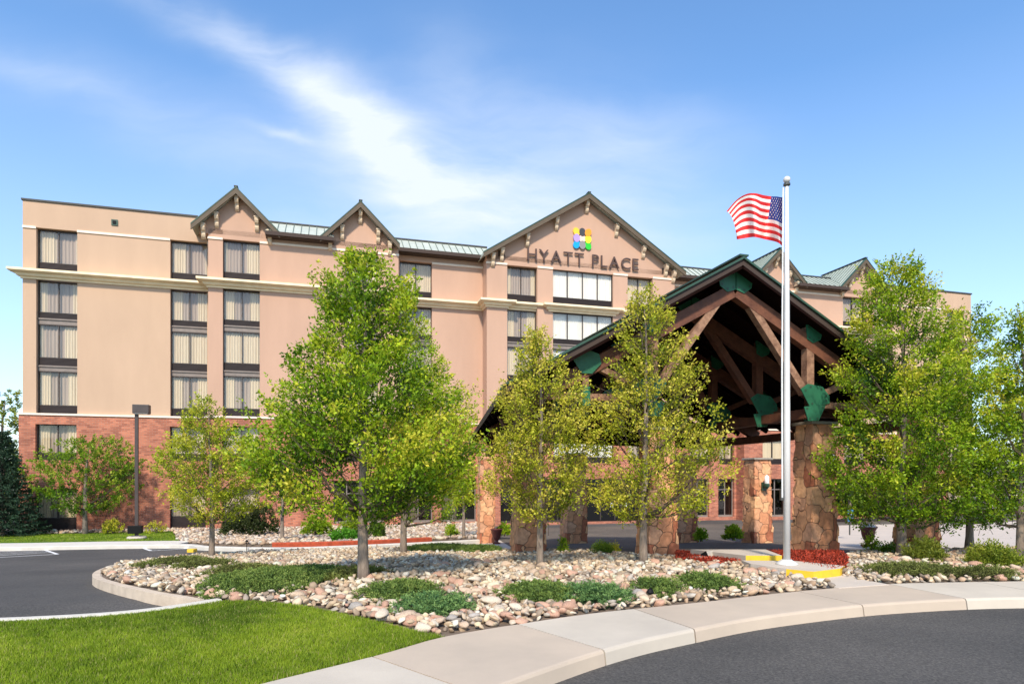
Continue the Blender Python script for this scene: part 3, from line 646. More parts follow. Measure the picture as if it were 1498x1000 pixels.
# pent roofs of pale green metal between the gables
def pent(u0, u1, yf, yb, z0=18.0, z1=19.25, hipl=0):
    mb = MB(); mb.prism_x([(yf, z0), (yf, z0 - .12), (yb, z1 - .12), (yb, z1)], u0, u1); rf = mb.build('pent_roof', M['roof'], B)
    mb = MB(); u = u0 + .2
    while u < u1: mb.beam((u, yf, z0 + .02), (u, yb, z1 + .02), .035, .07); u += .46
    mb.build('standing_seam', M['seam'], rf)
    mb = MB(); mb.beam((u0, yb, z1 + .03), (u1, yb, z1 + .03), .2, .10); mb.build('ridge_cap', M['roofdark'], rf)
    mb = MB(); mb.box(u0, u1, yf - .09, yf + .02, z0 - .22, z0 + .01); mb.box(u0, u1, yf + .03, yf + .7, z0 - .24, z0 - .13); mb.build('gutter', M['soffit'], rf)
    mb = MB(); mb.box(u0, u1, yb, yb + 1.2, 18.3, z1 - .13); mb.build('roof_curb', M['roofdark'], rf)
pent(13.2, 17.2, -1.62, .3); pent(20.5, 27.6, -.66, .9, 18.1, 19.2); pent(40.8, 48.3, -.66, .9, 18.1, 19.2); pent(51.6, 56.2, -1.62, .3); pent(59.0, 59.9, -1.62, .3)
# small things fixed to the walls
mb = MB(); mb.box(-.17, .17, -.06, .02, -.17, .17); mb.box(-.09, .09, -.1, -.05, -.09, .09, 1); mb.build('wall_vent', [M['green_trim'], M['black']], B, (4.68, 0, 18.2))
for u, z in ((28.1, 18.15), (40.35, 18.05)):
    mb = MB(); mb.box(-.22, .22, -.04, .02, -.2, .2); [mb.box(-.19, .19, -.06, -.04, -.17 + k * .09, -.12 + k * .09) for k in range(4)]; mb.build('wall_vent', M['soffit'], B, (u, -1.2, z))
for k in range(3):
    mb = MB(); mb.prism_x([(0, 0), (-.35, -.06), (0, -.3)], -.14, 0); mb.build('side_fin', M['soffit'], B, (0, 1.2, 16.9 - k * .38 + .0)); 
# entrance in the centre section
mb = MB(); mb.box(34.3, 38.6, .0, .12, .0, 2.6)
for x in (35.3, 36.4, 37.5): mb.box(x - .04, x + .04, -.03, 0, .1, 2.5, 1)
dr = mb.build('entrance_door', [M['black'], M['frame']], B, (0, -1.2, 0))
for x in (36.05, 36.75, 37.1): mb = MB(); mb.box(x, x + .22, -.04, -.031, 1.0, 1.32); mb.build('notice', M['paint'], dr)
# ---- sign on the big gable
SG = empty('hotel_sign', BO + AX * 34.1 - IN * 1.2 + Vector((0, 0, 17.87)), ROT)
tag(SG, 'HYATT PLACE sign letters under a cluster of nine coloured dots on the big gable', 'sign')
tot = 0; adv = []
word = 'HYATT PLACE'
font_h = .80
glyph = {}
def glyph_mesh(ch):
    cu_ = bpy.data.curves.new('letter', 'FONT'); cu_.body = ch; cu_.size = font_h / .70; cu_.extrude = .05; cu_.offset = -.006; cu_.align_x = 'LEFT'
    o = bpy.data.objects.new('tmp', cu_); COL.objects.link(o); bpy.context.view_layer.update()
    dg = bpy.context.evaluated_depsgraph_get(); me = bpy.data.meshes.new_from_object(o.evaluated_get(dg)); bpy.data.objects.remove(o)
    me.transform(Matrix.Rotation(R(90), 4, 'X')); me.name = 'letter'; me.materials.clear(); me.materials.append(M['letter']); return me
xs = []; x = 0
for ch in word:
    if ch == ' ': x += .46; continue
    me = glyph_mesh(ch); co = np.array([v.co[:] for v in me.vertices]); w = co[:, 0].max() - co[:, 0].min(); me.transform(Matrix.Translation((-co[:, 0].min(), 0, 0)))
    zh = co[:, 2].max() - co[:, 2].min(); me.transform(Matrix.Diagonal((1, 1, font_h / zh, 1))); co2 = min(v.co.z for v in me.vertices); me.transform(Matrix.Translation((0, 0, -co2)))
    xs.append((me, x, w)); x += w + .155
tot = x - .155; scx = 8.3 / tot
for me, x, w in xs:
    o = mesh_obj('letter', me, SG, ((x) * scx - 4.22, -.14, 0)); me.transform(Matrix.Diagonal((scx, 1, 1, 1)))
dots = [[(.85, .52, .03), (.05, .045, .045), (.85, .30, .01)], [(.42, .28, .60), (.80, .55, .45), (.85, .80, .02)], [(.0, .33, .75), (.25, .23, .22), (.02, .50, .02)]]
for r_ in range(3):
    for c in range(3):
        nm = 'dot_paint_%d%d' % (r_, c); m_ = mat(nm, dots[r_][c], .4)
        mb = MB(); seg_ = 20; pts = []
        ang = {0: -1, 1: 0, 2: 1}[c] * {0: -.5, 1: 0, 2: .5}[r_]
        for k in range(seg_):
            a_ = 2 * math.pi * k / seg_; px_ = math.cos(a_) * .235; pz = math.sin(a_) * .29; pts.append((px_ * math.cos(ang) - pz * math.sin(ang), px_ * math.sin(ang) + pz * math.cos(ang)))
        mb.prism_y(pts, -.07 - .012 * ((r_ * 3 + c) % 4), .02); mb.build('logo_dot', m_, SG, (-.2 + (c - 1) * .43, -.04, 1.85 - (r_ - 1) * .45))
#@@ CANOPY
# ================================================================ entrance canopy
YA = 14.68; CO = Vector(((1072 - CX) / FPX * YA, YA, 0))
CN = empty('entrance_canopy', CO, ROT)
tag(CN, 'large dark timber gabled entrance canopy with green steel plates on flagstone piers', 'canopy')
def CP(px, py, y=0.0):
    base = CO + IN * y; k = (px - CX) / FPX; u = (k * base.y - base.x) / (AX.x - k * AX.y); Y = base.y + u * AX.y
    return (u, (CY - py) / FPX * Y + CH)
ap = CP(1087, 377, -.45); le = CP(735, 565, -.45); half = (ap[0] - le[0] + 5.55) / 2; UA = .0
half = ap[0] - le[0]; uc = ap[0]; za, ze = ap[1], le[1]; sl = (za - ze) / half
print('canopy', ap, le, 'half', half, 'slope', sl)
YR = 8.8
TAPER = (uc + -le[0]) - (uc + 4.19)
# roof: left slope (its rear corner drops lower), right slope
def slope(name, s_):
    mb = MB(); nx, ny = 6, 8; P = {}
    for i in range(nx + 1):
        for j in range(ny + 1):
            a_ = i / nx; b_ = j / ny; y = -.45 + (YR + .45) * b_
            z = za - (za - ze) * a_
            if s_ < 0: z -= (.46 * b_) * a_
            hx = half if s_ > 0 else half - TAPER * b_
            P[i, j] = (uc + s_ * hx * a_, y, z)
    for lay in (0, 1):
        for i in range(nx):
            for j in range(ny):
                q = [P[i, j], P[i + 1, j], P[i + 1, j + 1], P[i, j + 1]]
                mb.add([(a_, b_, c_ - .16 * lay) for a_, b_, c_ in q], [(0, 1, 2, 3)], lay)
    for i in range(nx):
        for j in (0, ny):
            a_, b_ = P[i, j], P[i + 1, j]; mb.add([a_, b_, (b_[0], b_[1], b_[2] - .16), (a_[0], a_[1], a_[2] - .16)], [(0, 1, 2, 3)], 2)
    for j in range(ny):
        a_, b_ = P[nx, j], P[nx, j + 1]; mb.add([a_, b_, (b_[0], b_[1], b_[2] - .16), (a_[0], a_[1], a_[2] - .16)], [(0, 1, 2, 3)], 2)
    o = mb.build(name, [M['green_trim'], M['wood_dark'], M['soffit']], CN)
    mb = MB()
    mb.beam((uc, -.47, za + .0), (uc + s_ * (half + .03), -.47, ze), .05, .045); mb.build('drip_edge', M['green_trim'], o)
    mb = MB(); 
    mb.beam((uc, -.42, za - .13), (uc + s_ * half, -.42, ze - .13), .05, .17); mb.build('rake_board', M['wood_dark'], o)
    return o
rl = slope('canopy_roof', -1); rr = slope('canopy_roof', 1)
mb = MB(); mb.beam((uc, -.5, za + .045), (uc, YR, za + .045), .22, .04); mb.build('ridge_cap', M['green_trim'], rl)
# rafters on the soffit
mb = MB()
for k in range(11):
    y = .35 + k * .78
    for s_ in (-1, 1):
        mb.beam((uc + s_ * .1, y, za - .27), (uc + s_ * (half - .08 - (TAPER * y / YR if s_ < 0 else 0)), y, ze - .25 - (.46 * (y / YR) if s_ < 0 else 0)), .09, .14)
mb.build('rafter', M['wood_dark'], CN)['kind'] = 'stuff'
# trusses
def truss(y, wm, wp):
    T = lambda px, py: Vector((CP(px, py)[0], y, CP(px, py)[1]))
    u0 = 0.0
    for s_ in (-1, 1):
        mir = lambda v: v if s_ > 0 else Vector((2 * u0 - v.x, v.y, v.z))
        # rafter chord
        mb = MB(); tp = TAPER * y / YR if s_ < 0 else 0; a_ = Vector((u0 + s_ * .05, y, za - .62)); b_ = Vector((u0 + s_ * (half - .25 - tp), y, ze - .40 - (.46 * y / YR if s_ < 0 else 0))); mb.beam(a_, b_, .2, .30); mb.build('rafter_beam', wm, CN)
        mb = MB(); mb.beam(mir(T(1078, 418)), mir(T(1176, 575)), .18, .17); mb.build('diagonal_brace', wp, CN)
        mb = MB(); p = mir(T(1181.5, 498)); q = mir(T(1181.5, 566)); mb.beam((p.x, y, p.z + .3), (q.x, y, q.z - .1), .2, .19); mb.build('king_post', wp, CN)
        mb = MB(); mb.beam(mir(T(1198, 578)), mir(T(1262, 549)), .14, .13); mb.build('strut', wp, CN)
        g = T(1187, 592); h_ = T(1262, 596.5)
        mb = MB(); mb.beam(mir(Vector((g.x, y, g.z))), (u0 + s_ * (half - .35 - tp), y, g.z - .02), .18, .14); mb.build('tie_beam', wp, CN)
        mb = MB(); p = T(1262, 598); mb.beam((s_ * p.x, y - .005, p.z - .12), (s_ * p.x, y - .005, za - sl * p.x - .5), .14, .15); ps = mb.build('outer_post', wp, CN)
        mb = MB(); mb.beam((s_ * p.x, y - .03, p.z - .14), (s_ * p.x, y - .03, p.z + .26), .17, .18); mb.build('post_sleeve', M['plate'], ps)
        # plates
        def plate(pts, dy=-.12):
            w = [mir(T(*p)) for p in pts]; pl = [(v.x, v.z) for v in w]
            mb = MB(); mb.prism_y(pl, y + dy, y + dy + .025); 
            c = sum((Vector((a_, b_)) for a_, b_ in pl), Vector((0, 0))) / len(pl)
            for a_, b_ in pl:
                q = Vector((a_, b_)).lerp(c, .28); mb.add([(q.x - .024, y + dy - .008, q.y - .024), (q.x + .024, y + dy - .008, q.y - .024), (q.x + .024, y + dy - .008, q.y + .024), (q.x - .024, y + dy - .008, q.y + .024)], [(0, 1, 2, 3)], 1)
            mb.build('gusset_plate', [M['plate'], M['green_trim']], CN)
        plate([(1072.6, 398), (1072.6, 425.5), (1084, 431), (1094.5, 424), (1096.6, 412), (1087, 400)])
        plate([(1174.5, 476.6), (1176, 497), (1184.5, 503), (1195, 498.5), (1198.4, 487), (1187, 474)])
        plate([(1166.5, 569.5), (1177, 562), (1198, 566.5), (1208, 580), (1208.5, 590.5), (1180, 596)])
        plate([(1169.5, 595.5), (1201, 593), (1190.5, 616), (1175.5, 616)], -.16)
        # big plate where the outer post meets the rafter
        z_ = za - sl * p.x
        mb = MB(); q = [(-.33, -.34), (-.12, -.66), (.12, -.66), (.33, -.44), (.28, -.24), (-.2, -.10)]
        mb.prism_y([(s_ * (p.x) + a_ * -s_, z_ + b_ + .02) for a_, b_ in q], y - .14, y - .115); mb.build('gusset_plate', M['plate'], CN)
for k, y in enumerate((0.0, 1.85, 3.9, 6.2)):
    truss(y, M['wood'], M['wood_pale'] if k == 0 else M['wood'])  # front truss braces are paler than those of the trusses behind
for s_ in (-1, 1):
    g = CP(1187, 604); mb = MB(); mb.beam((s_ * g[0], .1, g[1]), (s_ * g[0], YR, g[1] - .1), .22, .22); mb.build('long_beam', M['wood'], CN)
    mb = MB(); mb.beam((s_ * (half - .6), -.1, ze - .5), (s_ * (half - .6 - (TAPER if s_ < 0 else 0)), YR, ze - .95 if s_ < 0 else ze - .55), .2, .24); mb.build('long_beam', M['wood'], CN)
# rear gable boards
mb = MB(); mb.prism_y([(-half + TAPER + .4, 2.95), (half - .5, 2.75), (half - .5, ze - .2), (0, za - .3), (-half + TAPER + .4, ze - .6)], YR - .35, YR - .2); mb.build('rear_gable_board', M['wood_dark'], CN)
# piers
def pier(px0, px1, pyb, pyt, wf, wtop, lamp=None):
    g = G((px0 + px1) / 2, pyb); 
    # front face width wf at the base, left face visible towards the vanishing line
    Y = g.y; k = (px1 - CX) / FPX
    r0 = Vector((k * Y, Y, g.z)); c = r0 - AX * (wf / 2) + IN * (wf * .45)
    zt = (CY - pyt) / FPX * (c.y - wf * .4) + CH
    e = empty('stone_pier', (0, 0, 0)); e.parent = CN; e.matrix_world = Matrix.Translation(c) @ Matrix.Rotation(ROT, 4, 'Z')
    bpy.context.view_layer.update()
    e.matrix_parent_inverse = Matrix(); e.location = Matrix.Rotation(-ROT, 4, 'Z') @ (c - CO); e.rotation_euler = (0, 0, 0)
    h = zt - g.z; mb = MB(); n = 14; prof = lambda t: wf * (1 - t) ** 1.6 * .5 + wtop * .5 * (1 - (1 - t) ** 1.6)
    for i in range(n):
        t0, t1 = i / n, (i + 1) / n; a_, b_ = prof(t0), prof(t1); z0, z1 = t0 * h - (.3 if i == 0 else 0), t1 * h
        A = [(-a_, -a_ * .9, z0), (a_, -a_ * .9, z0), (a_, a_ * .9, z0), (-a_, a_ * .9, z0)]; B_ = [(-b_, -b_ * .9, z1), (b_, -b_ * .9, z1), (b_, b_ * .9, z1), (-b_, b_ * .9, z1)]
        for q in range(4): mb.add([A[q], A[(q + 1) % 4], B_[(q + 1) % 4], B_[q]], [(0, 1, 2, 3)])
    me = mb.mesh('shaft', M['stone']); bm = bmesh.new(); bm.from_mesh(me); bmesh.ops.remove_doubles(bm, verts=bm.verts, dist=.001)
    bmesh.ops.bevel(bm, geom=[e_ for e_ in bm.edges if len(e_.link_faces) == 2 and e_.calc_face_angle() > .8], offset=.02, segments=2, affect='EDGES')
    bmesh.ops.subdivide_edges(bm, edges=[e_ for e_ in bm.edges if e_.calc_length() > .25], cuts=3, use_grid_fill=True)
    off = Vector((c.x * 3, c.y, 0))
    for v in bm.verts:
        nn = noise.noise(v.co * 3.1 + off) * .028 + noise.noise(v.co * 9 + off) * .012
        if v.co.z < h - .02: v.co.x += nn * (1 if v.co.x > 0 else -1); v.co.y += nn * (1 if v.co.y > 0 else -1)
    bm.to_mesh(me); bm.free(); o = mesh_obj('shaft', me, e)
    mb = MB(); w2 = wtop * .5 + .06; mb.box(-w2, w2, -w2 * .93, w2 * .93, h - .002, h + .07); mb.build('cap', M['cap'], e, bevel=.012)
    return c, h, g
P_G = pier(1150, 1228, 808, 620, .82, .66)
P_C = pier(915, 993, 811, 628, .82, .66)
P_A = pier(733, 800, 810, 636, .82, .66)
P_H = pier(1300, 1376, 800, 620, .84, .68)
P_E = pier(694, 724, 789, 659, .62, .60)
P_B = pier(812, 860, 789, 665, .9, .8)
P_D = pier(975, 1021, 788, 668, .9, .8)
P_F = pier(1085, 1131, 788, 672, .84, .72)
# wall lanterns on two piers
def lantern(c, wtop, zr, sc, label, du=0):
    o = empty('wall_lantern', c - IN * (wtop * .5) + Vector((0, 0, zr)) + AX * du, ROT); tag(o, label, 'lamp', 'lanterns on the stone piers')
    mb = MB(); mb.lathe([(.075 * sc, .10 * sc), (.085 * sc, .12 * sc), (.085 * sc, .36 * sc), (.05 * sc, .40 * sc), (.02 * sc, .43 * sc)], (0, -.16 * sc)); mb.build('glass_shade', M['lampglass'], o, smooth=True)
    mb = MB(); mb.lathe([(.03 * sc, -.1 * sc), (.10 * sc, .0), (.11 * sc, .09 * sc), (.08 * sc, .11 * sc)], (0, -.16 * sc)); mb.box(-.05 * sc, .05 * sc, -.15 * sc, .03, -.05 * sc, .05 * sc); mb.box(-.09 * sc, .09 * sc, -.02, .04, -.16 * sc, .16 * sc); mb.build('bracket', M['green_trim'], o)
lantern(P_G[0], .74, 2.08, .75, 'white glass lantern on a green bracket, on the tall front pier right of the flagpole', .12)
lantern(P_F[0], .80, 2.0, 1.0, 'small dark lantern on the slender rear pier left of the flagpole')
#@@ PROPS
# ================================================================ flagpole and flag
fb = G(1151, 825, .14); fb.z = zg(fb.x, fb.y) + .14
FP = empty('flagpole', fb, 0); tag(FP, 'tall white tapered flagpole standing on the concrete pad before the canopy', 'flagpole')
ptop = (CY - 272) / FPX * fb.y + CH - fb.z
mb = MB(); mb.tube([(0, 0, 0), (0, 0, ptop * .35), (0, 0, ptop * .7), (0, 0, ptop)], [.060, .058, .047, .031], 20); mb.build('pole', M['pole'], FP, smooth=True)
mb = MB(); mb.lathe([(.19, 0), (.19, .02), (.15, .05), (.10, .075), (.085, .09)], n=24); mb.build('base_collar', M['pole'], FP, smooth=True)
mb = MB(); mb.lathe([(.03, ptop - .01), (.06, ptop + .01), (.06, ptop + .04), (.02, ptop + .06)], n=14); mb.build('truck', M['gold'], FP)
bm = bmesh.new(); bmesh.ops.create_uvsphere(bm, u_segments=16, v_segments=10, radius=.062); me = bpy.data.meshes.new('finial'); bm.to_mesh(me); bm.free(); me.materials.append(M['pole'])
for p_ in me.polygons: p_.use_smooth = True
mesh_obj('finial', me, FP, (0, 0, ptop + .11))
mb = MB(); mb.tube([(-.10, -.03, 1.2), (-.105, -.03, ptop * .5), (-.07, 0, ptop - .03)], .008, 5); mb.tube([(-.085, -.03, 1.2), (-.09, -.03, ptop * .5), (-.06, 0, ptop - .03)], .008, 5); mb.build('halyard', M['paint'], FP)
mb = MB(); mb.box(-.12, -.07, -.03, .03, 1.15, 1.35); mb.build('cleat', M['gold'], FP)
# flag: columns traced as (top, bottom) with depth of each fold
ZM = lambda x, y: (1020 + x / 6.665, 250 + y / 6.665)
colsF = [(0, (838, 256), (836, 742), 0.0), (.10, (812, 256), (806, 712), .13), (.22, (778, 250), (762, 690), .30), (.40, (722, 248), (664, 668), .46), (.52, (645, 236), (610, 655), .40), (.64, (565, 218), (555, 645), .33),
         (.76, (480, 226), (500, 650), .42), (.88, (385, 282), (440, 660), .52), (1.0, (285, 395), (386, 668), .62)]
FY = fb.y
def fpt(s_, v):
    k = max(i for i in range(len(colsF)) if colsF[i][0] <= s_ + 1e-9); k = min(k, len(colsF) - 2); a_, b_ = colsF[k], colsF[k + 1]; t = (s_ - a_[0]) / (b_[0] - a_[0])
    def cr(i, g):
        idx = [max(0, k - 1), k, k + 1, min(len(colsF) - 1, k + 2)]; p = [g(colsF[j]) for j in idx]
        return .5 * (2 * p[1] + (p[2] - p[0]) * t + (2 * p[0] - 5 * p[1] + 4 * p[2] - p[3]) * t * t + (3 * p[1] - p[0] - 3 * p[2] + p[3]) * t ** 3)
    tx, ty = cr(0, lambda c: c[1][0]), cr(0, lambda c: c[1][1]); bx, by = cr(0, lambda c: c[2][0]), cr(0, lambda c: c[2][1]); dy = cr(0, lambda c: c[3])
    fly = max(0, s_ - .55) / .45; vv = v ** (1 + .55 * fly * (1))
    bulge = math.sin(v * math.pi) * (28 * fly)
    x = tx + (bx - tx) * (vv ** (1 - .45 * fly)) + bulge * .4; y = ty + (by - ty) * vv
    if s_ < .42: y += math.sin(v * math.pi) * 6 * math.sin(s_ * 14)
    y -= 6 * math.sin(s_ * 11) * v * (1 - v) * 2
    px, py = ZM(x, y); D = FY + dy + .05 * math.sin(s_ * 16 + v * 2) * (.3 + v)
    return Vector(((px - CX) / FPX * D, D, (CY - py) / FPX * D + CH)) - fb
FG = empty('flag', fb, 0); tag(FG, 'American flag flying to the left from the top of the flagpole', 'flag')
mfr, mfw, mfb = mat('flag_red', (.62, .012, .012), .75), mat('flag_white', (.80, .72, .66), .75), mat('flag_blue', (.012, .045, .26), .75)
for i in range(13):
    mb = MB(); nn = 60; s0 = 0.0
    for j in range(nn):
        a_, b_ = j / nn, (j + 1) / nn
        if i < 7 and b_ <= .4 + 1e-9: continue
        for v0, v1 in ((i / 13, (i + .5) / 13), ((i + .5) / 13, (i + 1) / 13)):
            mb.add([fpt(a_, v0), fpt(b_, v0), fpt(b_, v1), fpt(a_, v1)], [(0, 1, 2, 3)])
    o = mb.build('stripe', mfr if i % 2 == 0 else mfw, FG, smooth=True)
mb = MB()
for j in range(24):
    for i in range(14):
        a_, b_ = j / 60, (j + 1) / 60; v0, v1 = i / 26, (i + 1) / 26; mb.add([fpt(a_, v0), fpt(b_, v0), fpt(b_, v1), fpt(a_, v1)], [(0, 1, 2, 3)])
cn = mb.build('canton', mfb, FG, smooth=True)
mb = MB()
for r_ in range(9):
    for c in range(6 if r_ % 2 == 0 else 5):
        s_ = .4 * ((c * 2 + 1 + (r_ % 2)) / 12); v = 7 / 13 * ((r_ + 1) / 10); q = []
        for k in range(10):
            a_ = math.pi / 2 + k * math.pi / 5; rd = .028 if k % 2 == 0 else .012
            p = fpt(max(0.001, s_ + math.cos(a_) * rd * .5), v - math.sin(a_) * rd); q.append(p + Vector((-.004, -.012, 0)))
        c0 = fpt(s_, v) + Vector((-.004, -.012, 0)); mb.add([c0] + q, [(0, k + 1, (k + 1) % 10 + 1) for k in range(10)])
mb.build('star', mfw, cn)
# ================================================================ street lamp, urns, floodlight, sign, path lights
lb = G(200, 787); lp = empty('street_lamp', lb, ROT); tag(lp, 'brown shoebox lamp post on the lawn strip before the brick wall', 'street lamp')
H_ = (787 - 604) / ppm(lb)
mb = MB(); mb.box(-.072, .072, -.072, .072, .1, H_); mb.build('pole', M['lamp'], lp, bevel=.01)
mb = MB(); mb.box(-.14, .56, -.22, .22, H_ - .02, H_ + .40); mb.box(-.11, .53, -.2, .2, H_ - .05, H_ - .02, 1); mb.build('lamp_head', [M['lamp'], M['lampglass']], lp, bevel=.02)
mb = MB(); mb.lathe([(.42, -.25), (.42, .06), (.38, .1)], n=20); mb.box(-.14, .14, -.14, .14, .1, .14); mb.build('footing', M['conc'], lp)
mb = MB(); mb.box(-.32, .28, -.3, .0, .25, .62); mb.build('junction_box', M['black'], lp, bevel=.02)
def urn(px, pyb, h, label, plant):
    g = G(px, pyb, -.14); u = empty('planter_urn', g); tag(u, label, 'planter', 'red urns beside the driveway'); s_ = h / .62
    mb = MB(); mb.box(-.15 * s_, .15 * s_, -.15 * s_, .15 * s_, 0, .05 * s_); mb.build('plinth', M['urn'], u, bevel=.006)
    mb = MB(); mb.lathe([(a_ * s_, z * s_) for a_, z in [(.12, .05), (.07, .09), (.06, .13), (.10, .17), (.15, .24), (.18, .36), (.20, .48), (.235, .55), (.26, .575), (.26, .60), (.22, .60), (.20, .53), (.05, .53)]], n=28); mb.build('bowl', M['urn'], u, smooth=True)
    if plant:
        for q in range(26):
            V, F = UR[q % 3]; a_ = q * 2.4; rd = .19 * s_ * math.sqrt((q + .5) / 26); me = pydata('stone', V * np.array([.055, .045, .035]) * s_, F, M['urnstone'])
            mesh_obj('stone', me, u, (math.cos(a_) * rd, math.sin(a_) * rd, (.60 + .05 * (1 - rd / (.2 * s_))) * s_))
    return u, g, s_
def pydata(name, V, F, m):
    me = bpy.data.meshes.new(name); me.from_pydata([tuple(v) for v in V], [], [tuple(int(i) for i in f) for f in F]); me.materials.append(m); return me
M['urnstone'] = mat('urn_stones', (.55, .50, .44), .9, var=.2)
UR = []
for q in range(3):
    bm = bmesh.new(); bmesh.ops.create_icosphere(bm, subdivisions=2, radius=1)
    for v in bm.verts: v.co *= 1 + .3 * noise.noise(v.co * 1.2 + Vector((q * 5, 0, 0)))
    UR.append((np.array([v.co[:] for v in bm.verts]), [[v.index for v in f.verts] for f in bm.faces])); bm.free()
U1 = urn(726.5, 795, .62, 'dark red urn planter beside the front left pier', 0)
U2 = urn(1270, 799, .66, 'dark red urn planter heaped with pale stones right of the tall pier', 1)
fl_ = G(1036, 821); F_ = empty('floodlight', fl_, R(35)); tag(F_, 'grey box floodlight on a concrete block in the red mulch, aimed at the flag', 'floodlight')
mb = MB(); mb.box(-.12, .10, -.08, .08, .0, .16); o = mb.build('lamp_box', M['black'], F_, loc=(0.05, 0, .05), bevel=.01); o.rotation_euler = (R(-30), 0, 0)
mb = MB(); mb.add([(-.11, -.085, .01), (.09, -.085, .01), (.09, -.085, .15), (-.11, -.085, .15)], [(0, 1, 2, 3)]); mb.build('lens', M['conc_w'], o)
mb = MB(); mb.box(-.5, -.12, -.1, .12, -.1, .12); mb.build('concrete_block', M['conc'], F_, bevel=.02)
def pathlight(px, py, h, label):
    g = G(px, py); e = empty('path_light', g); tag(e, label, 'path light')
    mb = MB(); mb.tube([(0, 0, -.1), (0, 0, h)], .014, 6); mb.build('stake', M['black'], e)
    mb = MB(); mb.lathe([(.05, h - .03), (.055, h - .01), (.03, h + .03), (.005, h + .045)], n=12); mb.build('hood', M['black'], e)
pathlight(951, 878, .13, 'short black path light among the rocks by the sidewalk edge'); pathlight(361, 801, .25, 'thin black path light at the far edge of the drive')
# accessible parking sign at right
hg = G(1243, 782); hs_ = empty('parking_sign', hg, ROT); tag(hs_, 'blue accessible parking sign on a thin post before the dark hedge', 'sign')
k_ = 1 / ppm(hg); hh = (782 - 762) * k_
mb = MB(); mb.tube([(0, 0, 0), (0, 0, hh + 20 * k_)], .03, 8); mb.build('post', M['gold'], hs_)
mb = MB(); mb.box(-4.8 * k_, 4.8 * k_, -.06, -.035, hh, hh + 17 * k_); mb.build('sign_panel', mat('sign_blue', (.03, .20, .38), .5), hs_, bevel=.004)
mb = MB(); q = k_; z = hh
mb.lathe([(1.3 * q, 0), (1.3 * q, .01)], (0, 0), 12); mb.v = [(a_[0] + .3 * q, -.066 - a_[2] * .5, z + 13.5 * q + a_[1]) for a_ in mb.v]
mb.beam((.2 * q, -.068, z + 12 * q), (-.2 * q, -.068, z + 7 * q), .01, 1.0 * q, up=(1, 0, 0)); mb.beam((-.2 * q, -.069, z + 7.2 * q), (2.2 * q, -.069, z + 7.2 * q), .01, 1.0 * q); mb.beam((2.0 * q, -.07, z + 7 * q), (3.2 * q, -.07, z + 3.5 * q), .01, 1.0 * q)
for k in range(14):
    a0, a1 = 1.7 + k * .33, 1.7 + (k + 1) * .33; mb.beam((math.cos(a0) * 3 * q, -.071, z + 6 * q + math.sin(a0) * 3 * q), (math.cos(a1) * 3 * q, -.071, z + 6 * q + math.sin(a1) * 3 * q), .01, .8 * q)
mb.build('wheelchair_symbol', M['paint'], hs_)
#@@ PLANTS
# ================================================================ plants: many small leaf faces, gathered on shoots
def pydata(name, V, F, m, tint=None, smooth=False):
    """V (n,3), F (m,k) arrays; tint (n,3) colour per vertex"""
    me = bpy.data.meshes.new(name); n, (mf, k) = len(V), F.shape
    me.vertices.add(n); me.vertices.foreach_set('co', np.ascontiguousarray(V, dtype=np.float32).ravel())
    me.loops.add(mf * k); me.loops.foreach_set('vertex_index', np.ascontiguousarray(F, dtype=np.int32).ravel())
    me.polygons.add(mf); me.polygons.foreach_set('loop_start', np.arange(0, mf * k, k, dtype=np.int32)); me.polygons.foreach_set('loop_total', np.full(mf, k, dtype=np.int32))
    me.update(calc_edges=True)
    if tint is not None:
        at = me.color_attributes.new('tint', 'FLOAT_COLOR', 'POINT'); at.data.foreach_set('color', np.hstack([tint, np.ones((n, 1))]).astype(np.float32).ravel())
    me.materials.append(m)
    if smooth: me.polygons.foreach_set('use_smooth', np.ones(mf, dtype=bool))
    me.validate(); return me
def unit(a): return a / np.maximum(1e-9, np.linalg.norm(a, axis=1, keepdims=True))
def leaves(name, C, D, L, Wd, T, m, droop=.35):
    """rhombic leaves: centres C, rough direction D, length L, width Wd, tint T"""
    n = len(C); d = unit(D + rng.normal(0, .75, (n, 3)) + np.array([0, 0, -droop])); r_ = unit(np.cross(d, rng.normal(0, 1, (n, 3))))
    L = L[:, None] if np.ndim(L) else L; Wd = Wd[:, None] if np.ndim(Wd) else Wd
    nn = np.cross(d, r_)
    V = np.empty((n, 4, 3)); V[:, 0] = C; V[:, 1] = C + d * L * .45 + r_ * Wd * .5 + nn * L * .06; V[:, 2] = C + d * L; V[:, 3] = C + d * L * .45 - r_ * Wd * .5 + nn * L * .06
    F = np.arange(n * 4).reshape(n, 4); return pydata(name, V.reshape(-1, 3), F, m, np.repeat(T, 4, axis=0))
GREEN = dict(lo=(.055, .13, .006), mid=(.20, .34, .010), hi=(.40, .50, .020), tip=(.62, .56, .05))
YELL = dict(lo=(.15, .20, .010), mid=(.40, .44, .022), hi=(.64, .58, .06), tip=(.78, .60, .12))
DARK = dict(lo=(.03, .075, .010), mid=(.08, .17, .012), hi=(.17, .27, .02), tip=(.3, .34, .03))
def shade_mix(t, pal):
    cols = np.array([pal['lo'], pal['mid'], pal['hi'], pal['tip']]); x = np.clip(t, 0, 1) * 3; i = np.minimum(2, x.astype(int)); f = (x - i)[:, None]; return cols[i] * (1 - f) + cols[i + 1] * f
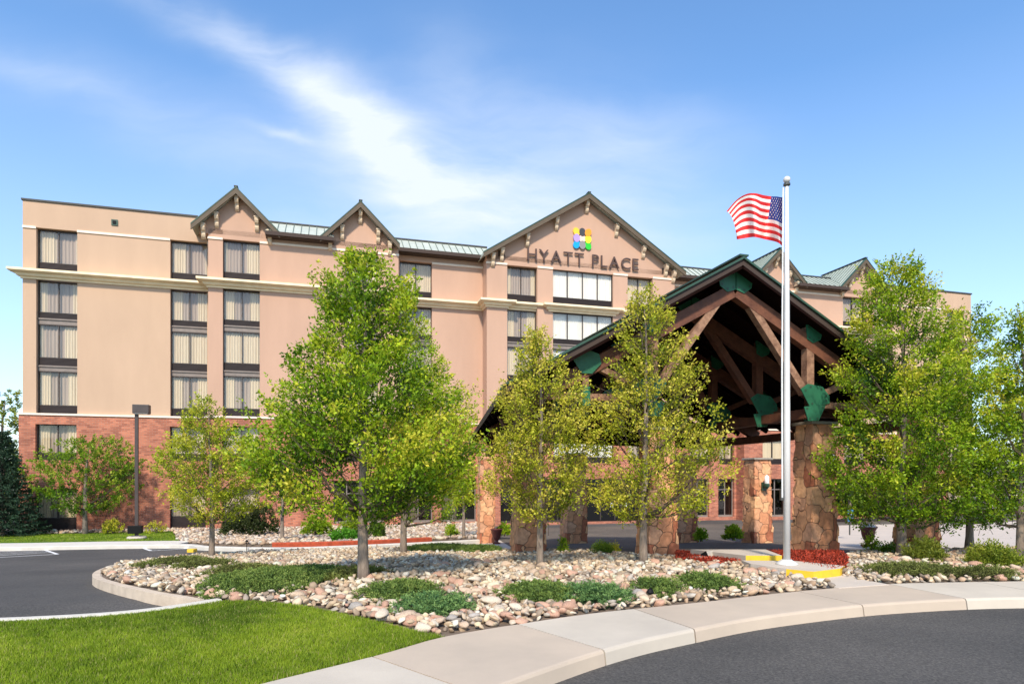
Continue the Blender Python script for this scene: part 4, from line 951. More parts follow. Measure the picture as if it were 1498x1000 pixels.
def tree(name, label, cat, bx, by, prof, pal, nshoot, nleaf, lsz, wt, fork, nlimb=22, group=None, depth=None, seed=1, thin=0, topbias=.2, base=None, clump=1.0):
    """bx,by: foot of the trunk; prof: rows (y, xl, xr) of the crown outline seen in the photograph, turned into real heights and radii"""
    global rng
    rng = np.random.default_rng(seed); rr = random.Random(seed)
    g = base or G(bx, by); k = 1 / ppm(g)
    if base is not None: by = CY + (CH - g.z) / k
    hs = np.array([(by - p[0]) * k for p in prof]); rl_ = np.array([(bx - p[1]) * k for p in prof]); rr_ = np.array([(p[2] - bx) * k for p in prof])
    t = empty(name, g); tag(t, label, cat, group)
    H = hs[-1]; h0 = hs[0]; hf = (by - fork) * k
    def rad(h, az):
        l, r_ = np.interp(h, hs, rl_), np.interp(h, hs, rr_); c = (r_ - l) / 2; m_ = (r_ + l) / 2
        return m_, c
    # trunk
    mb = MB(); w = wt * k / 2; pts = []; rads = []; wob = (rr.uniform(-1, 1), rr.uniform(-1, 1)); ntr = 12
    for i in range(ntr + 1):
        f = i / ntr; h = -.12 + (H * .93 + .12) * f; m_, c = rad(min(max(h, h0), H), 0)
        cf_ = 0 if h < hf else (h - hf) / (H - hf); pts.append((c * .55 * cf_ + .03 * wob[0] * math.sin(f * 7), .05 * wob[1] * math.sin(f * 5) * cf_, h))
        rads.append(w * (1.28 if i == 0 else 1.0 - .25 * min(1, h / hf) if h < hf else .78 * (1 - cf_) ** .9 + .03))
    rads = [max(.006, x) for x in rads]
    mb.tube(pts, rads, 10); mb.build('trunk', M['trunk'], t, smooth=True)
    trunk_at = lambda h: Vector([np.interp(h, [p[2] for p in pts], [p[i] for p in pts]) for i in range(3)])
    # limbs
    lm = MB(); limbs = []
    for i in range(nlimb):
        f = (i + .5) / nlimb; h = h0 + (H - h0) * (f ** .9) * .97 + .05; az = i * 2.399 + rr.uniform(-.4, .4); m_, c = rad(h, az); r_ = max(.05, m_ * rr.uniform(.72, .95))
        ax_ = trunk_at(min(h, H * .92)); tip = Vector((c + math.cos(az) * r_, math.sin(az) * r_ * .9, h))
        ha = max(hf, h - (r_ * rr.uniform(.75, 1.05))); a0 = trunk_at(ha); mid = a0.lerp(tip, .45) + Vector((0, 0, -.10 * r_)) + Vector((rr.uniform(-.06, .06),) * 3)
        m2 = a0.lerp(tip, .75) + Vector((rr.uniform(-.05, .05), rr.uniform(-.05, .05), -.03 * r_)); b = max(.006, w * .38 * (1 - .7 * f))
        q = [a0, mid, m2, tip]; lm.tube(q, [b, b * .6, b * .38, .004], 5, caps=False); limbs.append(q)
        for s_ in range(3):
            p0 = a0.lerp(tip, .35 + .2 * s_) if s_ else mid; dd = (tip - a0).normalized(); side = dd.cross(Vector((0, 0, 1))).normalized() * rr.choice((-1, 1))
            e = p0 + (dd * .5 + side * rr.uniform(.4, .9) + Vector((0, 0, .5))).normalized() * r_ * rr.uniform(.25, .45); lm.tube([p0, p0.lerp(e, .5) + Vector((0, 0, -.02)), e], [b * .4, b * .25, .003], 4, caps=False); limbs.append([p0, p0.lerp(e, .5), p0.lerp(e, .8), e])
    lo = lm.build('limbs', M['twig'], t)
    # shoots
    n = nshoot; us = rng.random(n); h = h0 + (H - h0) * np.minimum(1, us ** (1.0 + topbias) * 1.0)
    az = rng.random(n) * 2 * np.pi; L_, R_ = np.interp(h, hs, rl_), np.interp(h, hs, rr_); m_, c = (L_ + R_) / 2, (R_ - L_) / 2
    # uneven outline: radius scaled by a lumpy function of height and azimuth
    lump = np.array([noise.noise(Vector((math.cos(a_) * 1.3, math.sin(a_) * 1.3, hh * 1.9 / max(.5, H / 3)) ) * 1.6 + Vector((seed, 0, 0))) for a_, hh in zip(az, h)])
    q = rng.random(n) ** .42; rad_ = m_ * q * (1 + .22 * lump)
    C0 = np.stack([c + np.cos(az) * rad_, np.sin(az) * rad_ * .92, h], 1)
    # boughs: most shoots gather in flattened layered clumps, with gaps between
    K = max(14, int(34 + 46 * min(1, H / 5) * clump)); uk = (np.arange(K) + rng.random(K)) / K; hk = h0 + (H - h0) * uk ** .95; ak = np.arange(K) * 2.399 + rng.normal(0, .35, K)
    Lk, Rk = np.interp(hk, hs, rl_), np.interp(hk, hs, rr_); mk, ck = (Lk + Rk) / 2, (Rk - Lk) / 2; qk = np.clip(.88 - .42 * rng.random(K) ** 1.3, .3, .9) * (1 + .16 * rng.normal(0, 1, K) * (rng.random(K) < .5))
    CK = np.stack([ck + np.cos(ak) * mk * qk, np.sin(ak) * mk * qk * .92, hk], 1); sk = (.135 * mk + .035) * rng.uniform(.65, 1.3, K)
    w_ = sk ** 1.6; which = rng.choice(K, n, p=w_ / w_.sum()); inc = rng.random(n) < .86
    off = rng.normal(0, 1, (n, 3)) * sk[which][:, None] * np.array([1.15, 1.15, .5]) + np.stack([np.zeros(n), np.zeros(n), .0 * sk[which]], 1)
    Cc = CK[which] + off; Cc[:, 2] += .25 * (np.hypot(Cc[:, 0] - ck[which], Cc[:, 1]) - mk[which] * qk[which]); Cc[:, 2] = np.clip(Cc[:, 2], h0 - .05, H + .04)
    C0 = np.where(inc[:, None], Cc, C0); kt = rng.normal(0, .16, K); ktint = np.where(inc, kt[which] + .30 * off[:, 2] / (sk[which] + .01) * .5, -.08)  # clump tops tinted lighter, undersides darker: light from above put into the colour
    m2_ = np.interp(C0[:, 2], hs, (rl_ + rr_) / 2); c2_ = np.interp(C0[:, 2], hs, (rr_ - rl_) / 2); q = np.clip(np.hypot(C0[:, 0] - c2_, C0[:, 1]) / np.maximum(.05, m2_), 0, 1.25); c = c2_; h = C0[:, 2]
    keep = (np.array([noise.noise(Vector(p) * 3.0 + Vector((seed * 3.1, 0, 0))) for p in C0]) > (-.20 + thin)) & (q < 1.14) & ((rng.random(n) < .9) | (q > .3))
    C0 = C0[keep]; q = np.minimum(q[keep], 1); n = len(C0); cc = c[keep]; hh = h[keep]; ktint = ktint[keep]
    D = unit(np.stack([(C0[:, 0] - cc), C0[:, 1], np.zeros(n)], 1)) * .55 + np.array([0, 0, .75]) + rng.normal(0, .25, (n, 3)); D = unit(D)
    sl_ = (.16 + .20 * rng.random(n)) * min(1.0, H / 4.2); sl_ = np.where(rng.random(n) < .10, sl_ * 1.5, sl_)
    # twigs under shoots
    tm = MB()
    for i in range(0, n, 4):
        p = Vector(C0[i]); d_ = Vector(D[i]); a_ = p - d_ * sl_[i] * .7 - Vector((C0[i][0] - cc[i], C0[i][1], 0)) * .12; tm.tube([a_, p + d_ * sl_[i] * .8], [.006, .002], 3, caps=False)
    tm.build('twigs', M['twig'], lo)
    per = np.maximum(3, rng.poisson(nleaf, n)); idx = np.repeat(np.arange(n), per); N_ = len(idx)
    f = rng.random(N_); P = C0[idx] + D[idx] * (sl_[idx] * (f - .15))[:, None] + rng.normal(0, 1, (N_, 3)) * (.055 * min(1, H / 4) * (1.25 - f))[:, None]
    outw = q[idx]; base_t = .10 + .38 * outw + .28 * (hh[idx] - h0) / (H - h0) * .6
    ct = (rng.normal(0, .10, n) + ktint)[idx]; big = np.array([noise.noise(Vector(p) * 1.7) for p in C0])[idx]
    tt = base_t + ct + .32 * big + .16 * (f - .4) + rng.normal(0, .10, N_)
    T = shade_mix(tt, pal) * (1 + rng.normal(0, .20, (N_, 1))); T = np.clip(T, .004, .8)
    ls = lsz * (.7 + .6 * rng.random(N_))
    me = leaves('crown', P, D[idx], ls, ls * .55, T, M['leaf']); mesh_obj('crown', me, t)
    return t
tree('pear_tree', 'tallest tree in the rock bed, dense green crown on a pale trunk, left of centre', 'tree', 532, 850,
     [(762, 500, 570), (742, 425, 650), (715, 385, 678), (680, 366, 692), (650, 368, 695), (615, 380, 680), (590, 398, 660), (560, 440, 640), (535, 432, 610), (505, 470, 600), (480, 480, 600), (450, 474, 605), (425, 472, 600), (408, 488, 568), (394, 502, 552), (380, 520, 538)],
     GREEN, 4300, 17, .062, 17, 745, 30, seed=3, thin=-.06, topbias=-.1)
tree('pear_tree', 'green tree with a slim trunk just behind and right of the tallest tree', 'tree', 590, 812,
     [(765, 560, 650), (740, 540, 690), (700, 550, 697), (650, 560, 697), (610, 560, 694), (580, 565, 690), (555, 585, 655), (520, 590, 640), (490, 598, 632), (470, 600, 618)],
     dict(lo=(.10, .19, .008), mid=(.28, .43, .012), hi=(.48, .58, .03), tip=(.66, .58, .05)), 1700, 15, .062, 11, 770, 18, seed=5, thin=.0)
tree('pear_tree', 'sparse yellow-green tree in front of the left pier of the canopy', 'tree', 790, 832,
     [(765, 765, 815), (740, 728, 850), (710, 712, 866), (670, 716, 874), (635, 726, 870), (600, 726, 864), (570, 740, 850), (545, 752, 822), (520, 762, 808), (500, 770, 802), (488, 776, 796)],
     YELL, 2300, 13, .056, 11, 755, 22, seed=11, thin=.07, topbias=0)
tree('pear_tree', 'airy yellow-green tree standing in front of the canopy gable left of the flagpole', 'tree', 941, 826,
     [(765, 905, 985), (740, 872, 1045), (700, 862, 1068), (660, 860, 1062), (625, 872, 1045), (590, 878, 1040), (560, 885, 1020), (525, 896, 1008), (490, 905, 995), (465, 918, 972), (440, 928, 955), (424, 935, 945)],
     YELL, 2800, 13, .056, 13, 755, 26, seed=17, thin=.09, topbias=0)
tree('pear_tree', 'slender young yellow-green tree at the far tip of the rock bed beside the lamp post', 'tree', 309, 816,
     [(765, 285, 335), (745, 255, 370), (715, 243, 388), (685, 240, 385), (660, 250, 370), (640, 262, 345), (615, 275, 330), (600, 283, 322), (585, 290, 312)],
     dict(lo=(.12, .19, .01), mid=(.34, .42, .018), hi=(.56, .56, .04), tip=(.72, .58, .08)), 1900, 15, .066, 9, 765, 18, seed=23, thin=.03)
tree('pear_tree', 'tall green tree right of the front pier, over the right rock bed', 'tree', 1320, 814,
     [(770, 1262, 1390), (745, 1228, 1412), (710, 1212, 1415), (670, 1224, 1418), (630, 1236, 1418), (595, 1248, 1412), (560, 1232, 1410), (540, 1234, 1400), (510, 1256, 1390), (480, 1262, 1385), (450, 1258, 1375), (425, 1262, 1352), (405, 1275, 1345), (388, 1295, 1330)],
     GREEN, 3900, 17, .064, 15, 765, 28, seed=31, thin=-.03, topbias=-.05)
tree('pear_tree', 'green tree second from the right edge, behind the yellow shrub', 'tree', 1418, 804,
     [(765, 1370, 1460), (735, 1345, 1490), (690, 1352, 1500), (640, 1362, 1495), (590, 1370, 1482), (550, 1375, 1470), (515, 1385, 1460), (480, 1395, 1452), (458, 1405, 1440)],
     GREEN, 2400, 15, .066, 12, 765, 22, seed=37, thin=.04)
tree('pear_tree', 'dark-trunked green tree cut by the right edge of the picture', 'tree', 1494, 822,
     [(775, 1445, 1545), (745, 1425, 1575), (700, 1435, 1590), (650, 1450, 1580), (600, 1462, 1565), (550, 1470, 1550), (510, 1470, 1530), (480, 1476, 1515), (458, 1484, 1505)],
     GREEN, 2200, 15, .066, 15, 770, 22, seed=41, thin=.02)
tree('maple_tree', 'small round dark green tree on the lawn strip left of the lamp post', 'tree', 125, 780,
     [(752, 100, 150), (735, 65, 180), (712, 52, 192), (690, 55, 197), (665, 72, 197), (650, 95, 180), (640, 125, 165)],
     dict(lo=(.04, .10, .008), mid=(.12, .25, .012), hi=(.25, .38, .02), tip=(.4, .44, .04)), 1300, 18, .11, 8, 745, 16, seed=43, thin=-.05)
tree('maple_tree', 'thin little tree against the brick behind the tallest tree', 'tree', 413, 791,
     [(755, 400, 428), (735, 385, 445), (710, 382, 450), (685, 390, 440), (665, 400, 425)], GREEN, 170, 12, .13, 6, 750, 9, seed=47)
tree('maple_tree', 'thin young tree by the ground-floor windows left of the canopy', 'tree', 678, 786,
     [(745, 660, 690), (720, 650, 702), (690, 652, 704), (660, 660, 695), (645, 670, 685)], YELL, 170, 11, .13, 5, 740, 9, seed=53, thin=.05)
# trees beyond the hotel
tree('background_tree', 'leafy tree behind the blue spruce at the left edge', 'tree', -2, 779,
     [(760, -60, 28), (700, -70, 31), (650, -65, 31), (610, -50, 30), (590, -30, 28), (573, -12, 18)],
     dict(lo=(.06, .11, .015), mid=(.17, .25, .03), hi=(.30, .36, .05), tip=(.4, .4, .06)), 900, 13, .18, 12, 765, 14, seed=59, base=Vector((-35.5, 45.5, -1.4)), group='trees beyond the hotel')
for i, (px, Y, hgt, wd) in enumerate([(1243, 46.5, 3.6, 2.6), (1275, 47.5, 3.2, 2.4), (1325, 49, 3.4, 3.4), (1466, 84, 8.0, 6.5), (1530, 70, 9.0, 7.5)]):
    bpos = Vector(((px - CX) / FPX * Y, Y, -1.4)); pp = FPX / Y; by_ = CY + 3.1 * pp; hp = hgt * pp; wp_ = wd * pp / 2
    lab = ['dark evergreen shrub-tree left of the accessible parking sign', 'dark evergreen shrub-tree behind the urn of stones', 'dark evergreen shrub-tree behind the far right pier', 'distant tree across the parking lot, behind the parked cars', 'distant tree across the parking lot at the right edge'][i]
    tree('background_tree', lab, 'tree', px, by_, [(by_ - hp * .12, px - wp_ * .8, px + wp_ * .8), (by_ - hp * .35, px - wp_, px + wp_), (by_ - hp * .7, px - wp_ * .8, px + wp_ * .8), (by_ - hp, px - wp_ * .3, px + wp_ * .3)],
         DARK, 260, 14, .26, 8, by_ - hp * .1, 8, seed=60 + i, base=bpos, group='trees beyond the hotel')
# blue spruce at the left edge: whorls of drooping boughs
rng = np.random.default_rng(5)
sg = Vector((-27.2, 34.6, 0)); sg.z = zg(sg.x, sg.y); sp = empty('spruce_tree', sg); tag(sp, 'dark conical spruce at the left edge against the brick corner', 'tree')
mb = MB(); mb.tube([(0, 0, -.1), (0, 0, 5.5)], [.16, .02], 8); mb.build('trunk', M['trunk'], sp)
P, D, T = [], [], []; HS = 5.7
for lv in range(26):
    h = .25 + (HS - .3) * (lv / 26) ** .95; rmax = 2.15 * (1 - h / HS) ** .8 + .08
    for j in range(15):
        az = j * 2 * math.pi / 15 + lv * 1.1 + rng.normal(0, .12); r1 = rmax * rng.uniform(.8, 1.08)
        k = int(40 * r1) + 12; f = rng.random(k) ** .6; s2 = rng.normal(0, .10, k) * (1.1 - .6 * f) * r1 ** .5
        x = np.cos(az) * r1 * f - np.sin(az) * s2; y = np.sin(az) * r1 * f + np.cos(az) * s2; z = h - .16 * r1 * f + .14 * r1 * f ** 3 + rng.normal(0, .03, k)
        P.append(np.stack([x, y, z], 1)); D.append(np.stack([np.cos(az) * np.ones(k), np.sin(az) * np.ones(k), .0 * np.ones(k)], 1)); b = rng.normal(0, .12)
        T.append(np.clip(np.array([[.016, .036, .018]]) * (1 + .9 * f[:, None] + b) * (1 + rng.normal(0, .2, (k, 1))), .004, .5))
P, D, T = map(np.vstack, (P, D, T)); mesh_obj('crown', leaves('crown', P, D, .17, .05, T, M['needle'], .1), sp)
# shrubs
def shrub(px, py, wpx, hpx, label, pal, name='shrub', n=220, leaf=.05, seed=1, group=None, flowers=None, depth=1.0, per=12):
    global rng
    rng = np.random.default_rng(seed); g = G(px, py); k = 1 / ppm(g); w, h = wpx * k / 2, hpx * k
    e = empty(name, g); tag(e, label, 'shrub', group)
    mb = MB()
    for i in range(9):
        a_ = i * 2.4; mb.tube([(0, 0, -.03), (math.cos(a_) * w * .3, math.sin(a_) * w * .3, h * .4), (math.cos(a_) * w * .7, math.sin(a_) * w * .6, h * .72)], [.012, .008, .004], 4, caps=False)
    mb.build('stems', M['twig'], e)
    u = rng.random(n); az = rng.random(n) * 2 * np.pi; q = rng.random(n) ** .35; ph = np.arccos(1 - u * 1.0)
    C0 = np.stack([np.sin(ph) * np.cos(az) * w * q, np.sin(ph) * np.sin(az) * w * depth * q, np.cos(ph) * h * q * .9 + h * .08], 1)
    lump = np.array([noise.noise(Vector(p) * (2.0 / w) + Vector((seed, 0, 0))) for p in C0]); C0 = C0 * (1 + .3 * lump[:, None])
    D = unit(C0 * np.array([.8, .8, 1.0]) + np.array([0, 0, .25 * h])); per_ = rng.poisson(per, n) + 2; idx = np.repeat(np.arange(n), per_); N_ = len(idx)
    P = C0[idx] + D[idx] * (rng.random(N_) * .09)[:, None] + rng.normal(0, .035, (N_, 3)); P[:, 2] = np.maximum(P[:, 2], .01)
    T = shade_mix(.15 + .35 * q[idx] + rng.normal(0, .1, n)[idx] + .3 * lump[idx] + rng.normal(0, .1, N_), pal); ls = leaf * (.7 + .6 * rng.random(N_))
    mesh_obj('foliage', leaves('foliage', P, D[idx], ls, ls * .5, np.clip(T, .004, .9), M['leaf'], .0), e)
    if flowers:
        k2 = 90; i2 = rng.integers(0, n, k2); P = C0[i2] * 1.06 + rng.normal(0, .02, (k2, 3)); mesh_obj('flowers', leaves('flowers', P, D[i2], .07, .06, np.tile(np.array([flowers]), (k2, 1)), M['leaf'], -.3), e)
    return e
shrub(365, 783, 84, 50, 'large dark mounded shrub against the brick left of the tallest tree', dict(lo=(.02, .035, .01), mid=(.04, .06, .015), hi=(.09, .11, .03), tip=(.15, .16, .04)), n=600, leaf=.11, seed=2)
shrub(165, 780, 28, 20, 'small pale yellow shrub at the foot of the brick wall, left of the lamp post', YELL, n=90, leaf=.10, seed=3)
shrub(229, 779, 26, 16, 'thin dry yellowish shrub at the brick foot right of the lamp post', YELL, n=60, leaf=.09, seed=4, per=8)
shrub(463, 783, 44, 30, 'rounded green shrub by the brick wall just left of the tallest trunk', GREEN, n=220, leaf=.10, seed=5)
shrub(505, 790, 42, 13, 'low bright green leafy clump above the red edging', dict(lo=(.04, .12, .01), mid=(.08, .26, .015), hi=(.14, .38, .03), tip=(.2, .45, .04)), n=160, leaf=.12, seed=6)
shrub(515, 781, 36, 26, 'white-flowering green shrub beside the tallest trunk', GREEN, n=200, leaf=.09, seed=7, flowers=(.75, .75, .68))
shrub(551, 787, 26, 22, 'dark green shrub between the two trunks by the red edging', DARK, n=120, leaf=.10, seed=8)
shrub(738, 783, 20, 16, 'green shrub at the brick wall right of the leaner tree', GREEN, n=80, leaf=.1, seed=9)
shrub(661, 785, 16, 18, 'little green plant under the curtained ground-floor window', GREEN, n=60, leaf=.09, seed=10)
shrub(823, 810, 12, 22, 'upright bright green sprig of a plant at the bed edge between the piers', GREEN, n=45, leaf=.06, seed=11, per=9)
shrub(881, 812, 29, 16, 'dark round boxwood ball at the back edge of the rock bed', DARK, n=200, leaf=.035, seed=12, per=16)
shrub(898, 811, 16, 13, 'pale green tuft at the foot of the middle pier', YELL, n=45, leaf=.05, seed=13)
shrub(1025, 790, 14, 16, 'small green plant near the dark window under the canopy', GREEN, n=60, leaf=.1, seed=14)
shrub(1072, 789, 22, 20, 'spiky green plant by the brick pillar under the canopy', GREEN, n=70, leaf=.12, seed=15)
shrub(1275, 809, 20, 26, 'upright small leafy plant in front of the urn of stones', GREEN, n=45, leaf=.06, seed=16, per=9)
shrub(1303, 812, 26, 14, 'low dark green plant at the left of the right-hand tree trunk', DARK, n=80, leaf=.05, seed=17)
shrub(1352, 820, 52, 30, 'yellow-green shrub right of the tall right-hand tree trunk', dict(lo=(.06, .09, .01), mid=(.15, .2, .02), hi=(.28, .30, .04), tip=(.36, .34, .05)), n=330, leaf=.045, seed=18)
shrub(1455, 829, 72, 30, 'broad yellow-green spreading shrub near the right edge of the rock bed', dict(lo=(.06, .10, .01), mid=(.17, .24, .02), hi=(.34, .36, .04), tip=(.42, .38, .05)), n=460, leaf=.045, seed=19)
# ================================================================ juniper patches (low spreading)
PATCHES = [
    (412, 857, 104, 20, 'widest dark green juniper mat, on the left of the tallest trunk', 0), (300, 832, 34, 5, 'brownish juniper patch near the tip of the rock island', 2), (352, 842, 46, 7, 'olive brown juniper patch behind the widest juniper mat', 2),
    (584, 874, 58, 15, 'juniper mat just right of the tallest trunk', 0), (636, 895, 62, 16, 'blue-green juniper mat nearest the lawn corner', 1), (790, 876, 60, 15, 'juniper mat right of the centre of the bed near the sidewalk', 0), (868, 878, 52, 14, 'juniper mat bordering the sidewalk stones', 1),
    (962, 868, 34, 10, 'small juniper patch above the path light', 0), (1035, 860, 40, 12, 'juniper patch in front of the red mulch', 0), (1340, 841, 78, 7, 'long olive juniper mat in the right bed', 2), (1440, 845, 46, 4, 'thin juniper mat at the right end of the right bed', 2),
    (640, 806, 56, 5, 'flat juniper strip at the back edge of the bed beside the drive', 0), (700, 808, 44, 4, 'flat juniper strip at the foot of the front left pier', 0), (520, 846, 42, 8, 'small juniper patch beside the wrapped trunk foot', 2), (255, 828, 30, 6, 'tiny dry juniper at the far tip of the island', 2)]
JP = [dict(lo=(.03, .06, .012), mid=(.085, .145, .026), hi=(.17, .24, .045), tip=(.26, .31, .07)), dict(lo=(.03, .08, .025), mid=(.08, .17, .05), hi=(.16, .27, .075), tip=(.23, .34, .10)), dict(lo=(.05, .055, .015), mid=(.11, .12, .03), hi=(.17, .2, .04), tip=(.22, .25, .06))]
jun = []
for i, (px, py, wpx, hpx, lab, pk) in enumerate(PATCHES):
    rng = np.random.default_rng(100 + i)
    c = G(px, py); kx = 1 / ppm(c); a_ = wpx * kx * .92; c1, c2 = G(px, py - hpx * .95), G(px, py + hpx * .75); b_ = (c1 - c2).length / 2; c = (c1 + c2) / 2; c.z = zg(c.x, c.y)
    e = empty('juniper_patch', c); tag(e, lab, 'juniper', 'juniper mats in the rock beds'); jun.append((c, a_, b_))
    n = int(min(1500, 260 * a_ * b_ * 3.14 + 60)); az = rng.random(n) * 2 * np.pi; q = rng.random(n) ** .5
    lump = np.array([noise.noise(Vector((math.cos(t) * 1.5, math.sin(t) * 1.5, i * 5.0))) for t in az]); qq = q * (1 + .45 * lump)
    X, Y = np.cos(az) * qq * a_, np.sin(az) * qq * b_; hm = min(.11, .3 * b_ + .04); Z = hm * np.clip(1 - q ** 3, .1, 1) * (.6 + .6 * rng.random(n)); gz = np.array([zg(c.x + x, c.y + y) - c.z for x, y in zip(X, Y)])
    C0 = np.stack([X, Y, Z + gz], 1); th = rng.random(n) * 2 * np.pi; D = unit(np.stack([np.cos(th), np.sin(th), .35 + .3 * rng.random(n)], 1))
    per_ = 34; idx = np.repeat(np.arange(n), per_); N_ = len(idx); f = rng.random(N_); P = C0[idx] + D[idx] * (f * .17)[:, None] + rng.normal(0, .018, (N_, 3)) * (1.4 - f)[:, None]; P[:, 2] = np.maximum(P[:, 2], gz[idx] + .005)
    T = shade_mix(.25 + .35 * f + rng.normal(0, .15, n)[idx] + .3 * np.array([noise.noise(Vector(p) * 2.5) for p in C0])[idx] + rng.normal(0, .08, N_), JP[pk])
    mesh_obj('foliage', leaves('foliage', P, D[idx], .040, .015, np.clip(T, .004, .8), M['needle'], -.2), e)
    mb = MB(); [mb.tube([(0, 0, .02), (math.cos(k) * a_ * .4, math.sin(k) * b_ * .4, .05), (math.cos(k) * a_ * .8, math.sin(k) * b_ * .8, .04)], [.012, .008, .004], 4, caps=False) for k in range(6)]; mb.build('stems', M['twig'], e)
# ================================================================ rocks
def inpoly(P, poly):
    x, y = P[:, 0], P[:, 1]; n = len(poly); r_ = np.zeros(len(P), bool); j = n - 1
    for i in range(n):
        xi, yi, xj, yj = poly[i][0], poly[i][1], poly[j][0], poly[j][1]
        c = ((yi > y) != (yj > y)) & (x < (xj - xi) * (y - yi) / (yj - yi + 1e-12) + xi); r_ ^= c; j = i
    return r_
def rock_variants(sub, k):
    out_ = []
    for s_ in range(k):
        bm = bmesh.new(); bmesh.ops.create_icosphere(bm, subdivisions=sub, radius=1); o = Vector((s_ * 7.3, 1.7, 0))
        for v in bm.verts:
            d_ = v.co.normalized(); v.co = d_ * (1 + .30 * noise.noise(d_ * 1.1 + o) + .13 * noise.noise(d_ * 2.6 + o)); 
            # flatten a few facets
            for q in range(9):
                nrm = Vector((math.sin(q * 2.1 + s_), math.cos(q * 1.7 + s_ * 2), math.sin(q + s_ * 3))).normalized(); dd = v.co.dot(nrm) - .72
                if dd > 0: v.co -= nrm * dd * .92
        V = np.array([v.co[:] for v in bm.verts]); F = np.array([[v.index for v in f.verts] for f in bm.faces]); bm.free(); out_.append((V, F))
    return out_
RC = np.array([(.56, .45, .33), (.60, .50, .40), (.46, .34, .25), (.70, .63, .54), (.36, .32, .29), (.50, .40, .31), (.66, .57, .45), (.28, .23, .19), (.52, .49, .46), (.60, .49, .36), (.40, .30, .21), (.66, .60, .54)])
def rotm(rg, n, tilt):
    a_ = rg.random(n) * 2 * np.pi; b = rg.normal(0, tilt, n); c = rg.normal(0, tilt, n); ca, sa, cb, sb, cc, sc = np.cos(a_), np.sin(a_), np.cos(b), np.sin(b), np.cos(c), np.sin(c)
    Rz = np.zeros((n, 3, 3)); Rz[:, 0, 0] = ca; Rz[:, 0, 1] = -sa; Rz[:, 1, 0] = sa; Rz[:, 1, 1] = ca; Rz[:, 2, 2] = 1
    Rx = np.zeros((n, 3, 3)); Rx[:, 0, 0] = 1; Rx[:, 1, 1] = cb; Rx[:, 1, 2] = -sb; Rx[:, 2, 1] = sb; Rx[:, 2, 2] = cb
    Ry = np.zeros((n, 3, 3)); Ry[:, 1, 1] = 1; Ry[:, 0, 0] = cc; Ry[:, 0, 2] = sc; Ry[:, 2, 0] = -sc; Ry[:, 2, 2] = cc
    return Rz @ Rx @ Ry
def scatter(poly, spacing, rg):
    xs_, ys_ = [p[0] for p in poly], [p[1] for p in poly]; gx, gy = np.meshgrid(np.arange(min(xs_), max(xs_), spacing), np.arange(min(ys_), max(ys_), spacing))
    P = np.stack([gx.ravel(), gy.ravel()], 1) + rg.uniform(-.5, .5, (gx.size, 2)) * spacing; return P[inpoly(P, poly)]
def merged_rocks(name, P, size, z, variants, rg, T, tilt=.5):
    n = len(P); vi_ = rg.integers(0, len(variants), n); Vs, Fs, Ts, base_ = [], [], [], 0
    sc = size[:, None] * np.stack([rg.uniform(.85, 1.35, n), rg.uniform(.65, .95, n), rg.uniform(.35, .62, n)], 1); Rm = rotm(rg, n, tilt)
    for k, (V, F) in enumerate(variants):
        ii = np.where(vi_ == k)[0]
        if not len(ii): continue
        vv = V[None] * sc[ii][:, None, :]; vv = np.einsum('nij,nvj->nvi', Rm[ii], vv); vv[..., 0] += P[ii, 0][:, None]; vv[..., 1] += P[ii, 1][:, None]; vv[..., 2] += z[ii][:, None]
        m_, nv = len(ii), len(V); Vs.append(vv.reshape(-1, 3)); Fs.append((F[None] + (np.arange(m_) * nv)[:, None, None] + base_).reshape(-1, 3)); base_ += m_ * nv; Ts.append(np.repeat(T[ii], nv, axis=0))
    return pydata(name, np.vstack(Vs), np.vstack(Fs), M['rock'], np.vstack(Ts), smooth=True)
rg = np.random.default_rng(77)
V2, V1 = rock_variants(2, 7), rock_variants(1, 6)
def shrinkpoly(poly): return [(p[0], p[1]) for p in poly]
pts, zz, ss = [], [], []
for poly in (island, rb):
    for lay, sp_ in ((0, .118), (1, .135)):
        P = scatter(shrinkpoly(poly), sp_, rg); s_ = (.036 + .05 * rg.random(len(P)) ** 1.6) * (1 + .65 * (rg.random(len(P)) < .10)); 
        gz = np.array([zg(x, y) for x, y in P]); pts.append(P); ss.append(s_); zz.append(gz + (.01 if lay == 0 else .05) + rg.uniform(-.01, .03, len(P)))
P = np.vstack(pts); s_ = np.concatenate(ss); z = np.concatenate(zz); keep = np.ones(len(P), bool)
for c, a_, b_ in jun:
    d2 = ((P[:, 0] - c.x) / (a_ * .95)) ** 2 + ((P[:, 1] - c.y) / (b_ * .95)) ** 2; keep &= ~((d2 < 1) & (rg.random(len(P)) < .93))
P, s_, z = P[keep], s_[keep], z[keep]
# keep stones off the kerb and walk edges
lim = [v for v in isl_front] + bed_lawn + seg(inner, 650, 1227) + pad_line + isl_back
lim = np.array([(a_.x, a_.y) for l_ in (isl_front, bed_lawn, seg(inner, 640, 1700)) for a_ in resample([Vector((q.x, q.y, 0)) for q in l_], 160)])
dm = np.sqrt(((P[:, None, :] - lim[None]) ** 2).sum(2)).min(1); ok = dm > .065; P, s_, z = P[ok], s_[ok], z[ok]
T = RC[rg.integers(0, len(RC), len(P))] * (1 + rg.normal(0, .14, (len(P), 1)))
T = np.clip(T * np.array([.90, .84, .74]), .05, .62)
order = np.argsort(-(s_ / P[:, 1]) * (P[:, 0] / P[:, 1] < .8) * (z > -.3)); top = order[:300]; rest = order[300:]
nr = rest[P[rest, 1] < 10.5]; fa = rest[P[rest, 1] >= 10.5]
rk = mesh_obj('river_rocks', merged_rocks('river_rocks', P[nr], s_[nr], z[nr], V2, rg, T[nr], .5)); tag(rk, 'mass of small pale river rock filling the near half of the island', 'rocks', kind='stuff')
